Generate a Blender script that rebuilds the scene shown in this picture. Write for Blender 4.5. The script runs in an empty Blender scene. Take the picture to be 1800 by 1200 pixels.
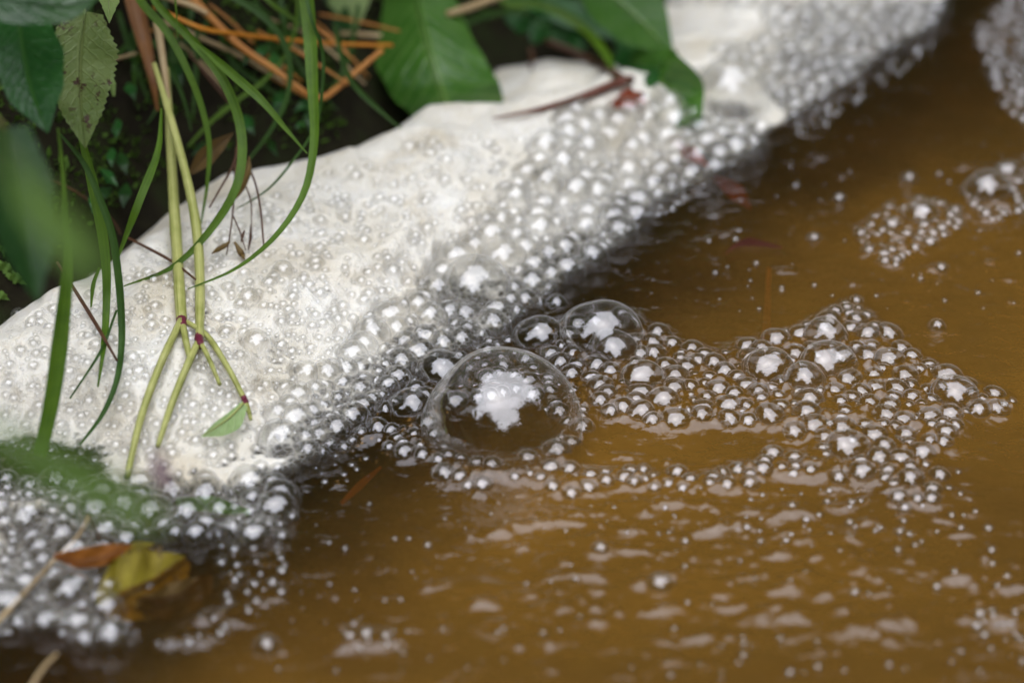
import bpy, math, random
import numpy as np
from mathutils import Vector

random.seed(7)
rng = np.random.default_rng(7)
scene = bpy.context.scene
CM = 0.01
R = math.radians

# ------------------------------------------------------------------ camera
PITCH = R(30.0)
DIST = 71.0                      # centimetres from lens to the focused foam
FPX = 1800 * 85.0 / 36.0
FWD = np.array([0.0, math.cos(PITCH), -math.sin(PITCH)])
UP = np.array([0.0, math.sin(PITCH), math.cos(PITCH)])
RIGHT = np.array([1.0, 0.0, 0.0])
CAM = -DIST * FWD
cam_data = bpy.data.cameras.new('camera')
cam = bpy.data.objects.new('camera', cam_data)
scene.collection.objects.link(cam)
cam.location = CAM * CM
cam.rotation_euler = (math.pi / 2 - PITCH, 0, 0)
cam_data.sensor_width = 36
cam_data.lens = 85
cam_data.clip_start = 0.01
cam_data.clip_end = 200
cam_data.dof.use_dof = True
cam_data.dof.focus_distance = 0.685
cam_data.dof.aperture_fstop = 5.8
cam_data.dof.aperture_blades = 7
scene.camera = cam

# ------------------------------------------------------------------ sky, sun, exposure
SUN_EL, SUN_AZ = R(76), R(200)
world = bpy.data.worlds.new('World')
scene.world = world
world.use_nodes = True
wn, wl = world.node_tree.nodes, world.node_tree.links
wn.clear()
sky = wn.new('ShaderNodeTexSky')
sky.sky_type = 'NISHITA'
sky.sun_disc = False
sky.sun_elevation = SUN_EL
sky.sun_rotation = SUN_AZ
sky.air_density = 1.0
sky.dust_density = 0.6
sky.ozone_density = 1.0
hs = wn.new('ShaderNodeHueSaturation')
hs.inputs['Saturation'].default_value = 0.36
bg = wn.new('ShaderNodeBackground')
bg.inputs['Strength'].default_value = 0.15
wo = wn.new('ShaderNodeOutputWorld')
wl.new(sky.outputs[0], hs.inputs['Color'])
wl.new(hs.outputs[0], bg.inputs['Color'])
wl.new(bg.outputs[0], wo.inputs['Surface'])
sun_d = bpy.data.lights.new('sun', 'SUN')
sun_d.energy = 1.5
sun_d.angle = R(150)
sun_d.color = (1.0, 0.97, 0.92)
sun = bpy.data.objects.new('sun', sun_d)
scene.collection.objects.link(sun)
sdir = Vector((math.sin(SUN_AZ) * math.cos(SUN_EL), math.cos(SUN_AZ) * math.cos(SUN_EL), math.sin(SUN_EL)))
sun.rotation_euler = sdir.to_track_quat('Z', 'Y').to_euler()
sun.location = sdir * 30
scene.view_settings.view_transform = 'Standard'
scene.view_settings.look = 'None'
scene.view_settings.gamma = 1
scene.view_settings.use_curve_mapping = False
scene.view_settings.exposure = 1.55
scene.cycles.max_bounces = 10
scene.cycles.diffuse_bounces = 4
scene.cycles.glossy_bounces = 4
scene.cycles.transparent_max_bounces = 32
scene.cycles.caustics_reflective = False
scene.cycles.caustics_refractive = False
scene.cycles.sample_clamp_indirect = 6


# ------------------------------------------------------------------ mapping from the photograph to the place (centimetres)
def ray(px, py):
    return FWD + RIGHT * ((px - 900) / FPX) + UP * ((600 - py) / FPX)


def G(px, py, z=0.0):
    r = ray(px, py)
    return CAM + r * ((CAM[2] - z) / -r[2])


def D(px, py, d):
    return CAM + ray(px, py) * d


def depth_of(p):
    return float(np.dot(np.asarray(p) - CAM, FWD))


def GP(poly, z=0.0):
    return np.array([G(a, b, z)[:2] for a, b in poly])


# ------------------------------------------------------------------ numpy helpers
_perm = rng.permutation(256)
_perm = np.concatenate([_perm, _perm])
_gr = np.stack([np.cos(np.linspace(0, 2 * np.pi, 32, endpoint=False)), np.sin(np.linspace(0, 2 * np.pi, 32, endpoint=False))], 1)


def perlin(x, y):
    x = np.asarray(x, float)
    y = np.asarray(y, float)
    xi = np.floor(x).astype(int)
    yi = np.floor(y).astype(int)
    xf, yf = x - xi, y - yi
    u = xf * xf * xf * (xf * (xf * 6 - 15) + 10)
    v = yf * yf * yf * (yf * (yf * 6 - 15) + 10)

    def g(ix, iy, dx, dy):
        h = _gr[_perm[(_perm[ix & 255] + iy) & 255] & 31]
        return h[..., 0] * dx + h[..., 1] * dy
    a = g(xi, yi, xf, yf)
    b = g(xi + 1, yi, xf - 1, yf)
    c = g(xi, yi + 1, xf, yf - 1)
    d = g(xi + 1, yi + 1, xf - 1, yf - 1)
    return (a + u * (b - a)) + v * ((c + u * (d - c)) - (a + u * (b - a)))


def fbm(x, y, octaves=4, gain=0.5):
    s, a, f = 0, 1.0, 1.0
    for k in range(octaves):
        s = s + a * perlin(x * f + 17.3 * k, y * f + 9.1 * k)
        a *= gain
        f *= 2.03
    return s


def sdf(poly, x, y):
    """signed distance to a polygon in cm, positive inside"""
    x = np.asarray(x, float)
    y = np.asarray(y, float)
    d = np.full(x.shape, 1e9)
    inside = np.zeros(x.shape, bool)
    n = len(poly)
    for i in range(n):
        ax, ay = poly[i]
        bx, by = poly[(i + 1) % n]
        ex, ey = bx - ax, by - ay
        t = np.clip(((x - ax) * ex + (y - ay) * ey) / (ex * ex + ey * ey + 1e-12), 0, 1)
        d = np.minimum(d, (x - ax - t * ex) ** 2 + (y - ay - t * ey) ** 2)
        c = ((ay > y) != (by > y)) & (x < ex * (y - ay) / (ey + 1e-12 * (ey == 0)) + ax)
        inside ^= c
    d = np.sqrt(d)
    return np.where(inside, d, -d)


def sstep(a, b, x):
    t = np.clip((x - a) / (b - a), 0, 1)
    return t * t * (3 - 2 * t)


def catmull(pts, n):
    P = np.asarray(pts, float)
    if len(P) == 2:
        t = np.linspace(0, 1, n)[:, None]
        return P[0] * (1 - t) + P[1] * t
    Q = np.vstack([2 * P[0] - P[1], P, 2 * P[-1] - P[-2]])
    L = np.concatenate([[0], np.cumsum(np.linalg.norm(np.diff(P, axis=0), axis=1))])
    out = []
    for s in np.linspace(0, L[-1], n):
        i = min(max(np.searchsorted(L, s) - 1, 0), len(P) - 2)
        t = (s - L[i]) / max(L[i + 1] - L[i], 1e-9)
        p0, p1, p2, p3 = Q[i], Q[i + 1], Q[i + 2], Q[i + 3]
        out.append(0.5 * (2 * p1 + (p2 - p0) * t + (2 * p0 - 5 * p1 + 4 * p2 - p3) * t * t + (3 * p1 - p0 - 3 * p2 + p3) * t ** 3))
    return np.array(out)


def tag(o, label=None, cat=None, group=None, kind=None):
    if label:
        o['label'] = label
    if cat:
        o['category'] = cat
    if group:
        o['group'] = group
    if kind:
        o['kind'] = kind
    return o


def mesh(name, verts, faces, mat, parent=None, smooth=True, uv=None, attr=None):
    """verts in centimetres; one mesh object"""
    me = bpy.data.meshes.new(name)
    V = np.asarray(verts, float) * CM
    if isinstance(faces, np.ndarray):
        nf, k = faces.shape
        me.vertices.add(len(V))
        me.vertices.foreach_set('co', V.ravel())
        me.loops.add(nf * k)
        me.loops.foreach_set('vertex_index', faces.astype(np.int32).ravel())
        me.polygons.add(nf)
        me.polygons.foreach_set('loop_start', (np.arange(nf) * k).astype(np.int32))
        me.polygons.foreach_set('loop_total', np.full(nf, k, np.int32))
        me.update(calc_edges=True)
    else:
        me.from_pydata([tuple(v) for v in V], [], faces)
        me.update()
    if smooth:
        me.polygons.foreach_set('use_smooth', np.ones(len(me.polygons), bool))
    if uv is not None:
        lay = me.uv_layers.new(name='UVMap')
        li = np.zeros(len(me.loops), np.int32)
        me.loops.foreach_get('vertex_index', li)
        lay.data.foreach_set('uv', np.asarray(uv, np.float32)[li].ravel())
    if attr:
        for k, v in attr.items():
            a = me.attributes.new(k, 'FLOAT', 'POINT')
            a.data.foreach_set('value', np.asarray(v, np.float32))
    me.materials.append(mat)
    o = bpy.data.objects.new(name, me)
    scene.collection.objects.link(o)
    if parent:
        o.parent = parent
    return o


def grid_faces(nx, ny):
    i = np.arange(nx - 1)[:, None] * ny + np.arange(ny - 1)[None, :]
    i = i.ravel()
    return np.stack([i, i + ny, i + ny + 1, i + 1], 1)


# ------------------------------------------------------------------ materials
class NT:
    def __init__(self, name):
        self.m = bpy.data.materials.new(name)
        self.m.use_nodes = True
        self.t = self.m.node_tree
        self.t.nodes.clear()
        self.out = self.n('ShaderNodeOutputMaterial')

    def n(self, typ, ins=None, **props):
        nd = self.t.nodes.new(typ)
        for k, v in props.items():
            setattr(nd, k, v)
        for k, v in (ins or {}).items():
            s = nd.inputs[k]
            if hasattr(v, 'links') or isinstance(v, bpy.types.NodeSocket):
                self.t.links.new(v, s)
            else:
                s.default_value = v
        return nd

    def math(self, op, a, b=0.0, c=None):
        d = {0: a, 1: b}
        if c is not None:
            d[2] = c
        return self.n('ShaderNodeMath', d, operation=op).outputs[0]

    def ramp(self, fac, stops, interp='LINEAR'):
        nd = self.n('ShaderNodeValToRGB', {'Fac': fac})
        cr = nd.color_ramp
        cr.interpolation = interp
        while len(cr.elements) < len(stops):
            cr.elements.new(0.5)
        for e, (p, c) in zip(cr.elements, stops):
            e.position = p
            e.color = c if len(c) == 4 else (*c, 1)
        return nd.outputs[0]

    def mixc(self, fac, a, b, blend='MIX'):
        nd = self.n('ShaderNodeMix', data_type='RGBA', blend_type=blend)
        for s, v in ((nd.inputs[0], fac), (nd.inputs[6], a), (nd.inputs[7], b)):
            if isinstance(v, bpy.types.NodeSocket):
                self.t.links.new(v, s)
            else:
                s.default_value = v if not isinstance(v, tuple) or len(v) == 4 else (*v, 1)
        return nd.outputs[2]

    def coord(self):
        return self.n('ShaderNodeTexCoord').outputs['Object']

    def noise(self, scale, detail=4, rough=0.5, vec=None, dist=0.0):
        return self.n('ShaderNodeTexNoise', {'Vector': vec if vec is not None else self.coord(), 'Scale': scale, 'Detail': detail,
                                             'Roughness': rough, 'Distortion': dist}).outputs['Fac']

    def done(self, shader):
        self.t.links.new(shader, self.out.inputs['Surface'])
        return self.m


def mat_foam():
    t = NT('foam')
    co = t.coord()
    v1 = t.n('ShaderNodeTexVoronoi', {'Vector': co, 'Scale': 620.0}, feature='SMOOTH_F1')
    v2 = t.n('ShaderNodeTexVoronoi', {'Vector': co, 'Scale': 1500.0}, feature='F1')
    ve = t.n('ShaderNodeTexVoronoi', {'Vector': co, 'Scale': 420.0}, feature='DISTANCE_TO_EDGE')
    sp = t.noise(140, 5, 0.6, co)
    h = t.math('ADD', t.math('MULTIPLY', v1.outputs['Distance'], -1.0), t.math('MULTIPLY', v2.outputs['Distance'], -0.55))
    h = t.math('MULTIPLY', h, t.math('ADD', t.math('MULTIPLY', sp, 1.6), -0.35))
    bump = t.n('ShaderNodeBump', {'Height': h, 'Strength': 0.9, 'Distance': 0.0008})
    col = t.ramp(t.noise(45, 4, 0.55, co), [(0.3, (0.68, 0.635, 0.54)), (0.5, (0.80, 0.765, 0.69)), (0.72, (0.87, 0.85, 0.80))])
    stain = t.n('ShaderNodeMapRange', {0: t.noise(28, 5, 0.65, co, 0.8), 1: 0.52, 2: 0.72}).outputs[0]
    col = t.mixc(t.math('MULTIPLY', stain, 0.75), col, (0.62, 0.54, 0.40))
    grit = t.n('ShaderNodeMapRange', {0: t.noise(900, 2, 0.5, co), 1: 0.70, 2: 0.74}).outputs[0]
    col = t.mixc(t.math('MULTIPLY', grit, 0.7), col, (0.25, 0.2, 0.13))
    cov = t.n('ShaderNodeAttribute', attribute_name='cover').outputs['Fac']
    edge = t.math('SUBTRACT', 1.0, t.math('MULTIPLY', ve.outputs['Distance'], 1.7))
    a = t.math('ADD', t.math('MULTIPLY', cov, 1.5), t.math('MULTIPLY', t.math('SUBTRACT', edge, 0.9), 0.9))
    a = t.math('MAXIMUM', a, t.math('MULTIPLY', cov, 0.62))
    a = t.n('ShaderNodeClamp', {'Value': a}).outputs[0]
    cv = t.math('GREATER_THAN', cov, 0.001)
    a = t.math('MULTIPLY', a, cv)
    p = t.n('ShaderNodeBsdfPrincipled', {'Base Color': col, 'Roughness': 0.35, 'IOR': 1.33, 'Normal': bump.outputs[0],
                                         'Subsurface Weight': 0.6, 'Subsurface Radius': (1.0, 0.95, 0.8), 'Subsurface Scale': 0.002})
    tr = t.n('ShaderNodeBsdfTransparent')
    mx = t.n('ShaderNodeMixShader', {0: a, 1: tr.outputs[0], 2: p.outputs[0]})
    return t.done(mx.outputs[0])


def mat_film(name='bubble_film', f0=0.15, f1=0.34, haze=0.5, power=3.5):
    """thin soap film: clear, mirror like, paler where it is seen edge on"""
    t = NT(name)
    geo = t.n('ShaderNodeNewGeometry')
    dot = t.n('ShaderNodeVectorMath', {0: geo.outputs['Normal'], 1: geo.outputs['Incoming']}, operation='DOT_PRODUCT').outputs['Value']
    c = t.math('SUBTRACT', 1.0, t.math('ABSOLUTE', dot))
    g = t.math('POWER', c, power)
    fac = t.math('MULTIPLY_ADD', g, f1 - f0, f0)
    rim = t.math('MULTIPLY_ADD', t.math('POWER', c, 4.6), haze, 0.006)
    ns = t.noise(260, 3, 0.6)
    fac = t.math('MULTIPLY', fac, t.math('MULTIPLY_ADD', ns, 0.5, 0.75))
    gl = t.n('ShaderNodeBsdfGlossy', {'Color': (0.97, 0.97, 1.0, 1), 'Roughness': 0.03})
    tr = t.n('ShaderNodeBsdfTransparent', {'Color': (0.985, 0.985, 0.98, 1)})
    di = t.n('ShaderNodeBsdfDiffuse', {'Color': (0.8, 0.79, 0.75, 1)})
    tl = t.n('ShaderNodeBsdfTranslucent', {'Color': (0.8, 0.79, 0.75, 1)})
    dd = t.n('ShaderNodeMixShader', {0: 0.5, 1: di.outputs[0], 2: tl.outputs[0]})
    m1 = t.n('ShaderNodeMixShader', {0: fac, 1: tr.outputs[0], 2: gl.outputs[0]})
    m2 = t.n('ShaderNodeMixShader', {0: rim, 1: m1.outputs[0], 2: dd.outputs[0]})
    return t.done(m2.outputs[0])


def mat_water():
    t = NT('brown_water')
    co = t.coord()
    big = t.noise(9, 4, 0.55, co, 0.6)
    fine = t.noise(60, 4, 0.6, co, 0.8)
    col = t.ramp(big, [(0.3, (0.12, 0.060, 0.012)), (0.5, (0.175, 0.086, 0.014)), (0.7, (0.23, 0.112, 0.017))])
    col = t.mixc(t.math('MULTIPLY', fine, 0.45), col, (0.12, 0.07, 0.018))
    water_tone = t.n('ShaderNodeAttribute', attribute_name='water_tone').outputs['Fac']
    col = t.mixc(water_tone, (0.048, 0.033, 0.013), col)
    b1 = t.noise(170, 3, 0.5, co, 0.5)
    bump = t.n('ShaderNodeBump', {'Height': b1, 'Strength': 0.6, 'Distance': 0.0014})
    di = t.n('ShaderNodeBsdfDiffuse', {'Color': col})
    tr = t.n('ShaderNodeBsdfTransparent', {'Color': (0.85, 0.62, 0.3, 1)})
    body = t.n('ShaderNodeMixShader', {0: t.math('MULTIPLY_ADD', water_tone, 0.55, 0.25), 1: tr.outputs[0], 2: di.outputs[0]})
    fr = t.n('ShaderNodeFresnel', {'IOR': 1.6, 'Normal': bump.outputs[0]})
    gl = t.n('ShaderNodeBsdfGlossy', {'Color': (0.95, 0.95, 1.0, 1), 'Roughness': 0.04, 'Normal': bump.outputs[0]})
    mx = t.n('ShaderNodeMixShader', {0: fr.outputs[0], 1: body.outputs[0], 2: gl.outputs[0]})
    return t.done(mx.outputs[0])


def mat_leaf(name, c1, c2, vein, rough=0.38, nv=16, spots=None, trans=0.35, bumpk=0.6, spec=0.5, lk=0.28):
    """c1, c2: blade colours; veins follow the leaf's own UV (u along, v across 0..1)"""
    t = NT(name)
    uv = t.n('ShaderNodeTexCoord').outputs['UV']
    sx = t.n('ShaderNodeSeparateXYZ', {0: uv})
    u, v = sx.outputs[0], sx.outputs[1]
    av = t.math('ABSOLUTE', t.math('SUBTRACT', v, 0.5))
    ph = t.math('SUBTRACT', t.math('MULTIPLY', u, nv), t.math('MULTIPLY', av, nv * 0.42))
    fr = t.math('FRACT', ph)
    lat = t.math('ABSOLUTE', t.math('SUBTRACT', fr, 0.5))                # 0 on vein
    lat = t.n('ShaderNodeMapRange', {0: lat, 1: 0.0, 2: 0.12, 3: 1.0, 4: 0.0}).outputs[0]
    mid = t.n('ShaderNodeMapRange', {0: av, 1: 0.0, 2: 0.05, 3: 1.0, 4: 0.0}).outputs[0]
    net = t.n('ShaderNodeTexVoronoi', {'Vector': t.coord(), 'Scale': 330.0}, feature='DISTANCE_TO_EDGE').outputs['Distance']
    net = t.n('ShaderNodeMapRange', {0: net, 1: 0.0, 2: 0.12, 3: 1.0, 4: 0.0}).outputs[0]
    ve = t.math('MAXIMUM', t.math('MULTIPLY', lat, lk), mid)
    ve = t.math('MAXIMUM', ve, t.math('MULTIPLY', net, 0.1))
    n1 = t.noise(70, 4, 0.6)
    base = t.mixc(t.n('ShaderNodeMapRange', {0: n1, 1: 0.35, 2: 0.65}).outputs[0], c1, c2)
    col = t.mixc(ve, base, vein)
    if spots:
        sn = t.noise(420, 3, 0.65)
        sm = t.noise(60, 2, 0.5)
        k = t.math('MULTIPLY', t.n('ShaderNodeMapRange', {0: sn, 1: 0.56, 2: 0.62}).outputs[0],
                   t.n('ShaderNodeMapRange', {0: sm, 1: 0.42, 2: 0.58}).outputs[0])
        col = t.mixc(k, col, spots)
    h = t.math('MULTIPLY_ADD', t.noise(120, 4, 0.55), 0.6, t.math('MULTIPLY', ve, -0.6))
    bump = t.n('ShaderNodeBump', {'Height': h, 'Strength': bumpk, 'Distance': 0.0015})
    p = t.n('ShaderNodeBsdfPrincipled', {'Base Color': col, 'Roughness': rough, 'Specular IOR Level': spec, 'Normal': bump.outputs[0]})
    tl = t.n('ShaderNodeBsdfTranslucent', {'Color': t.mixc(1.0, col, (1.0, 1.0, 0.35), 'MULTIPLY')})
    mx = t.n('ShaderNodeMixShader', {0: trans, 1: p.outputs[0], 2: tl.outputs[0]})
    return t.done(mx.outputs[0])


def mat_stem(name, c1, c2, scale=160, rough=0.4, streak=True, trans=0.0):
    t = NT(name)
    uv = t.n('ShaderNodeTexCoord').outputs['UV']
    mp = t.n('ShaderNodeMapping', {'Vector': uv, 'Scale': (3.0, 22.0, 1.0) if streak else (8.0, 4.0, 1.0)})
    a = t.noise(1.0, 4, 0.6, mp.outputs[0])
    b = t.noise(scale, 3, 0.6)
    k = t.math('MULTIPLY_ADD', a, 0.7, t.math('MULTIPLY', b, 0.3))
    k = t.n('ShaderNodeMapRange', {0: k, 1: 0.36, 2: 0.64}).outputs[0]
    col = t.mixc(k, c1, c2)
    bump = t.n('ShaderNodeBump', {'Height': a, 'Strength': 0.35, 'Distance': 0.0006})
    p = t.n('ShaderNodeBsdfPrincipled', {'Base Color': col, 'Roughness': rough, 'Specular IOR Level': 0.3, 'Normal': bump.outputs[0]})
    if trans:
        tl = t.n('ShaderNodeBsdfTranslucent', {'Color': col})
        return t.done(t.n('ShaderNodeMixShader', {0: trans, 1: p.outputs[0], 2: tl.outputs[0]}).outputs[0])
    return t.done(p.outputs[0])


def mat_rough(name, stops, scale, bumpd=0.003, rough=0.85, spec=0.1):
    t = NT(name)
    n = t.noise(scale, 6, 0.62)
    col = t.ramp(n, stops)
    bump = t.n('ShaderNodeBump', {'Height': n, 'Strength': 0.8, 'Distance': bumpd})
    return t.done(t.n('ShaderNodeBsdfPrincipled', {'Base Color': col, 'Roughness': rough, 'Specular IOR Level': spec, 'Normal': bump.outputs[0]}).outputs[0])


M = dict(
    foam=mat_foam(), film=mat_film(), water=mat_water(),
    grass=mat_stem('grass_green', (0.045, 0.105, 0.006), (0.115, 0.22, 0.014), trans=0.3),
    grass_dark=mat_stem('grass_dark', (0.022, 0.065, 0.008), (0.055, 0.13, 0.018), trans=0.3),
    stalk=mat_stem('stalk_green', (0.24, 0.27, 0.05), (0.52, 0.52, 0.20)),
    node=mat_stem('node_purple', (0.10, 0.012, 0.03), (0.2, 0.03, 0.06)),
    straw=mat_stem('straw_orange', (0.36, 0.13, 0.025), (0.55, 0.25, 0.06)),
    straw_pale=mat_stem('straw_pale', (0.33, 0.22, 0.10), (0.55, 0.42, 0.24)),
    straw_bright=mat_stem('straw_bright', (0.5, 0.17, 0.015), (0.62, 0.26, 0.03)),
    sheath=mat_stem('sheath_brown', (0.10, 0.035, 0.008), (0.27, 0.12, 0.035)),
    twig=mat_stem('twig_brown', (0.05, 0.022, 0.012), (0.13, 0.06, 0.03)),
    twig_red=mat_stem('twig_red', (0.09, 0.03, 0.022), (0.2, 0.075, 0.05)),
    seed=mat_stem('seed_brown', (0.09, 0.05, 0.015), (0.2, 0.13, 0.03)),
    leaf_broad=mat_leaf('leaf_broad', (0.045, 0.15, 0.018), (0.085, 0.22, 0.035), (0.25, 0.42, 0.10), rough=0.2, nv=11, lk=0.42, spec=0.7),
    leaf_glossy=mat_leaf('leaf_glossy', (0.02, 0.10, 0.02), (0.035, 0.15, 0.03), (0.08, 0.22, 0.05), rough=0.28, nv=12),
    leaf_dark=mat_leaf('leaf_dark', (0.012, 0.05, 0.01), (0.022, 0.08, 0.014), (0.05, 0.12, 0.03), rough=0.35),
    leaf_olive=mat_leaf('leaf_olive', (0.10, 0.16, 0.03), (0.16, 0.22, 0.06), (0.26, 0.32, 0.12), spots=(0.05, 0.02, 0.008), rough=0.5, nv=11),
    leaf_pale=mat_leaf('leaf_pale', (0.17, 0.27, 0.06), (0.27, 0.38, 0.12), (0.42, 0.52, 0.24), rough=0.5, nv=8),
    leaf_blur=mat_leaf('leaf_bright', (0.10, 0.22, 0.025), (0.15, 0.28, 0.04), (0.2, 0.34, 0.08), rough=0.5),
    leaf_mint=mat_leaf('leaf_mint', (0.34, 0.5, 0.2), (0.45, 0.6, 0.3), (0.62, 0.72, 0.45), rough=0.5, nv=6, trans=0.15),
    leaf_shine=mat_leaf('leaf_shine', (0.02, 0.07, 0.02), (0.04, 0.10, 0.03), (0.06, 0.14, 0.05), rough=0.33, nv=7, bumpk=1.0, spec=0.9),
    leaf_brown=mat_leaf('leaf_brown', (0.09, 0.05, 0.012), (0.17, 0.10, 0.02), (0.06, 0.03, 0.01), rough=0.6),
    leaf_orange=mat_leaf('leaf_orange', (0.3, 0.085, 0.012), (0.42, 0.15, 0.02), (0.2, 0.05, 0.01), rough=0.45),
    leaf_red=mat_leaf('leaf_red', (0.3, 0.04, 0.012), (0.38, 0.07, 0.02), (0.2, 0.03, 0.01), rough=0.5),
    leaf_darkred=mat_leaf('leaf_darkred', (0.10, 0.02, 0.01), (0.16, 0.035, 0.014), (0.08, 0.02, 0.01), rough=0.6),
    leaf_yellow=mat_leaf('leaf_yellow', (0.30, 0.23, 0.02), (0.44, 0.36, 0.03), (0.14, 0.08, 0.01), rough=0.6, spots=(0.1, 0.05, 0.01), nv=7),
    petal=mat_stem('petal_mauve', (0.12, 0.07, 0.09), (0.22, 0.14, 0.17)),
    moss=mat_stem('moss_green', (0.022, 0.06, 0.005), (0.095, 0.19, 0.014), scale=90, rough=0.7, streak=False, trans=0.2),
    bank=mat_rough('bank_soil', [(0.3, (0.008, 0.006, 0.004)), (0.5, (0.016, 0.014, 0.007)), (0.7, (0.018, 0.024, 0.008))], 60),
    bed=mat_rough('stream_mud', [(0.3, (0.03, 0.017, 0.006)), (0.6, (0.065, 0.036, 0.010)), (0.75, (0.09, 0.055, 0.02))], 25),
    ground=mat_rough('ground_soil', [(0.3, (0.02, 0.02, 0.008)), (0.6, (0.035, 0.045, 0.012))], 1.5, 0.05),
    bark=mat_rough('bark', [(0.3, (0.025, 0.018, 0.012)), (0.7, (0.07, 0.05, 0.035))], 9, 0.03),
    crown=mat_rough('crown_leaves', [(0.3, (0.018, 0.04, 0.008)), (0.7, (0.045, 0.085, 0.018))], 1.2, 0.01, 0.6),
)

# ------------------------------------------------------------------ outlines in photograph pixels -> ground polygons in cm
FOAM = GP([(-330, 800), (-120, 640), (0, 560), (120, 505), (230, 415), (330, 340), (470, 318), (560, 303), (620, 280), (680, 240), (750, 205), (810, 170),
           (860, 120), (960, 100), (1080, 110), (1140, 60), (1150, 0), (1180, -80), (1330, -200), (1560, -200), (1800, -140), (1760, -70), (1660, 15), (1640, 60), (1550, 110), (1490, 165),
           (1400, 215), (1360, 240), (1330, 285), (1245, 325), (1160, 372), (1135, 412), (1060, 462), (985, 512), (935, 552), (875, 600),
           (770, 640), (700, 695), (630, 755), (570, 815), (500, 850), (520, 905), (505, 960), (400, 950), (330, 935), (235, 950), (195, 1010),
           (190, 1060), (260, 1130), (200, 1155), (60, 1110), (0, 1130), (-100, 1200), (-240, 1180), (-330, 1100), (-240, 960), (-120, 850), (0, 842), (90, 835), (170, 845),
           (130, 800), (60, 800), (0, 790), (-120, 800), (-240, 900), (-330, 950), (-400, 880)])
BANK = GP([(-700, 1150), (-500, 950), (-330, 820), (-120, 655), (0, 575), (120, 515), (230, 428), (330, 356), (470, 338), (560, 330), (610, 310), (650, 235), (720, 170), (780, 140), (830, 115), (960, 92),
           (1080, 92), (1130, 45), (1160, -40), (1300, -200), (1500, -420), (-200, -420), (-900, 200)])
LOW = GP([(770, 215), (800, 165), (860, 115), (960, 95), (1080, 105), (1130, 175), (1000, 205), (880, 240), (800, 245)])
SECOND = GP([(-120, 835), (0, 835), (170, 845), (330, 860), (500, 850), (520, 905), (505, 960), (400, 950), (235, 950), (195, 1010), (190, 1060), (260, 1130), (200, 1155), (-120, 1170)])


def foam_base(x, y):
    """height of the foam's own surface, before bubbles; cm above water"""
    d = sdf(FOAM, x, y)
    back = np.clip(0.5 + 0.5 * np.tanh((-(x) * 0.82 + y * 0.57 - 4.0) / 2.0), 0, 1)
    h = 0.12 + 1.25 * sstep(0, 7.5 - 4.5 * back, d) ** 0.9
    h = h + 0.45 * back * sstep(0.4, 2.5, d)
    c = G(745, 290)                                        # the hump under the broad leaf
    h = h + 0.35 * sstep(0.2, 2.0, d) * np.exp(-(((x - c[0]) / 2.8) ** 2 + ((y - c[1]) / 3.6) ** 2))
    lo = sdf(LOW, x, y)
    h = h * (1 - 0.65 * sstep(-1.6, 1.0, lo))
    se = sdf(SECOND, x, y)
    h = h * (1 - 0.72 * sstep(-0.8, 0.6, se))
    top = sstep(15, 22, y) * sstep(2, 8, x)
    h = h * (1 - 0.55 * top)
    amp = sstep(0.3, 3.5, d)
    h = h + amp * (0.46 * fbm(x / 2.4, y / 3.2, 3) + 0.10 * fbm(x / 1.0 + 5, y / 1.3, 3))
    return np.maximum(h, 0.05), d


def whiteness(x, y, d):
    """how much white froth sits between the bubbles: thick inside the bank, thin at its edge"""
    wide = 2.3 - 1.6 * sstep(-8.5, -10.5, x)
    w = sstep(0.25 * wide, wide, d + 0.7 * fbm(x / 1.6 + 3, y / 2.0, 3))
    se = sdf(SECOND, x, y)
    w = w * (1 - 0.72 * sstep(-0.6, 0.5, se))
    tr = sstep(16, 21, y) * sstep(7.0, 10.0, x - 0.2 * (y - 16))
    w = w * (1 - 0.6 * tr)
    return np.clip(w, 0.0, 1)


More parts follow.
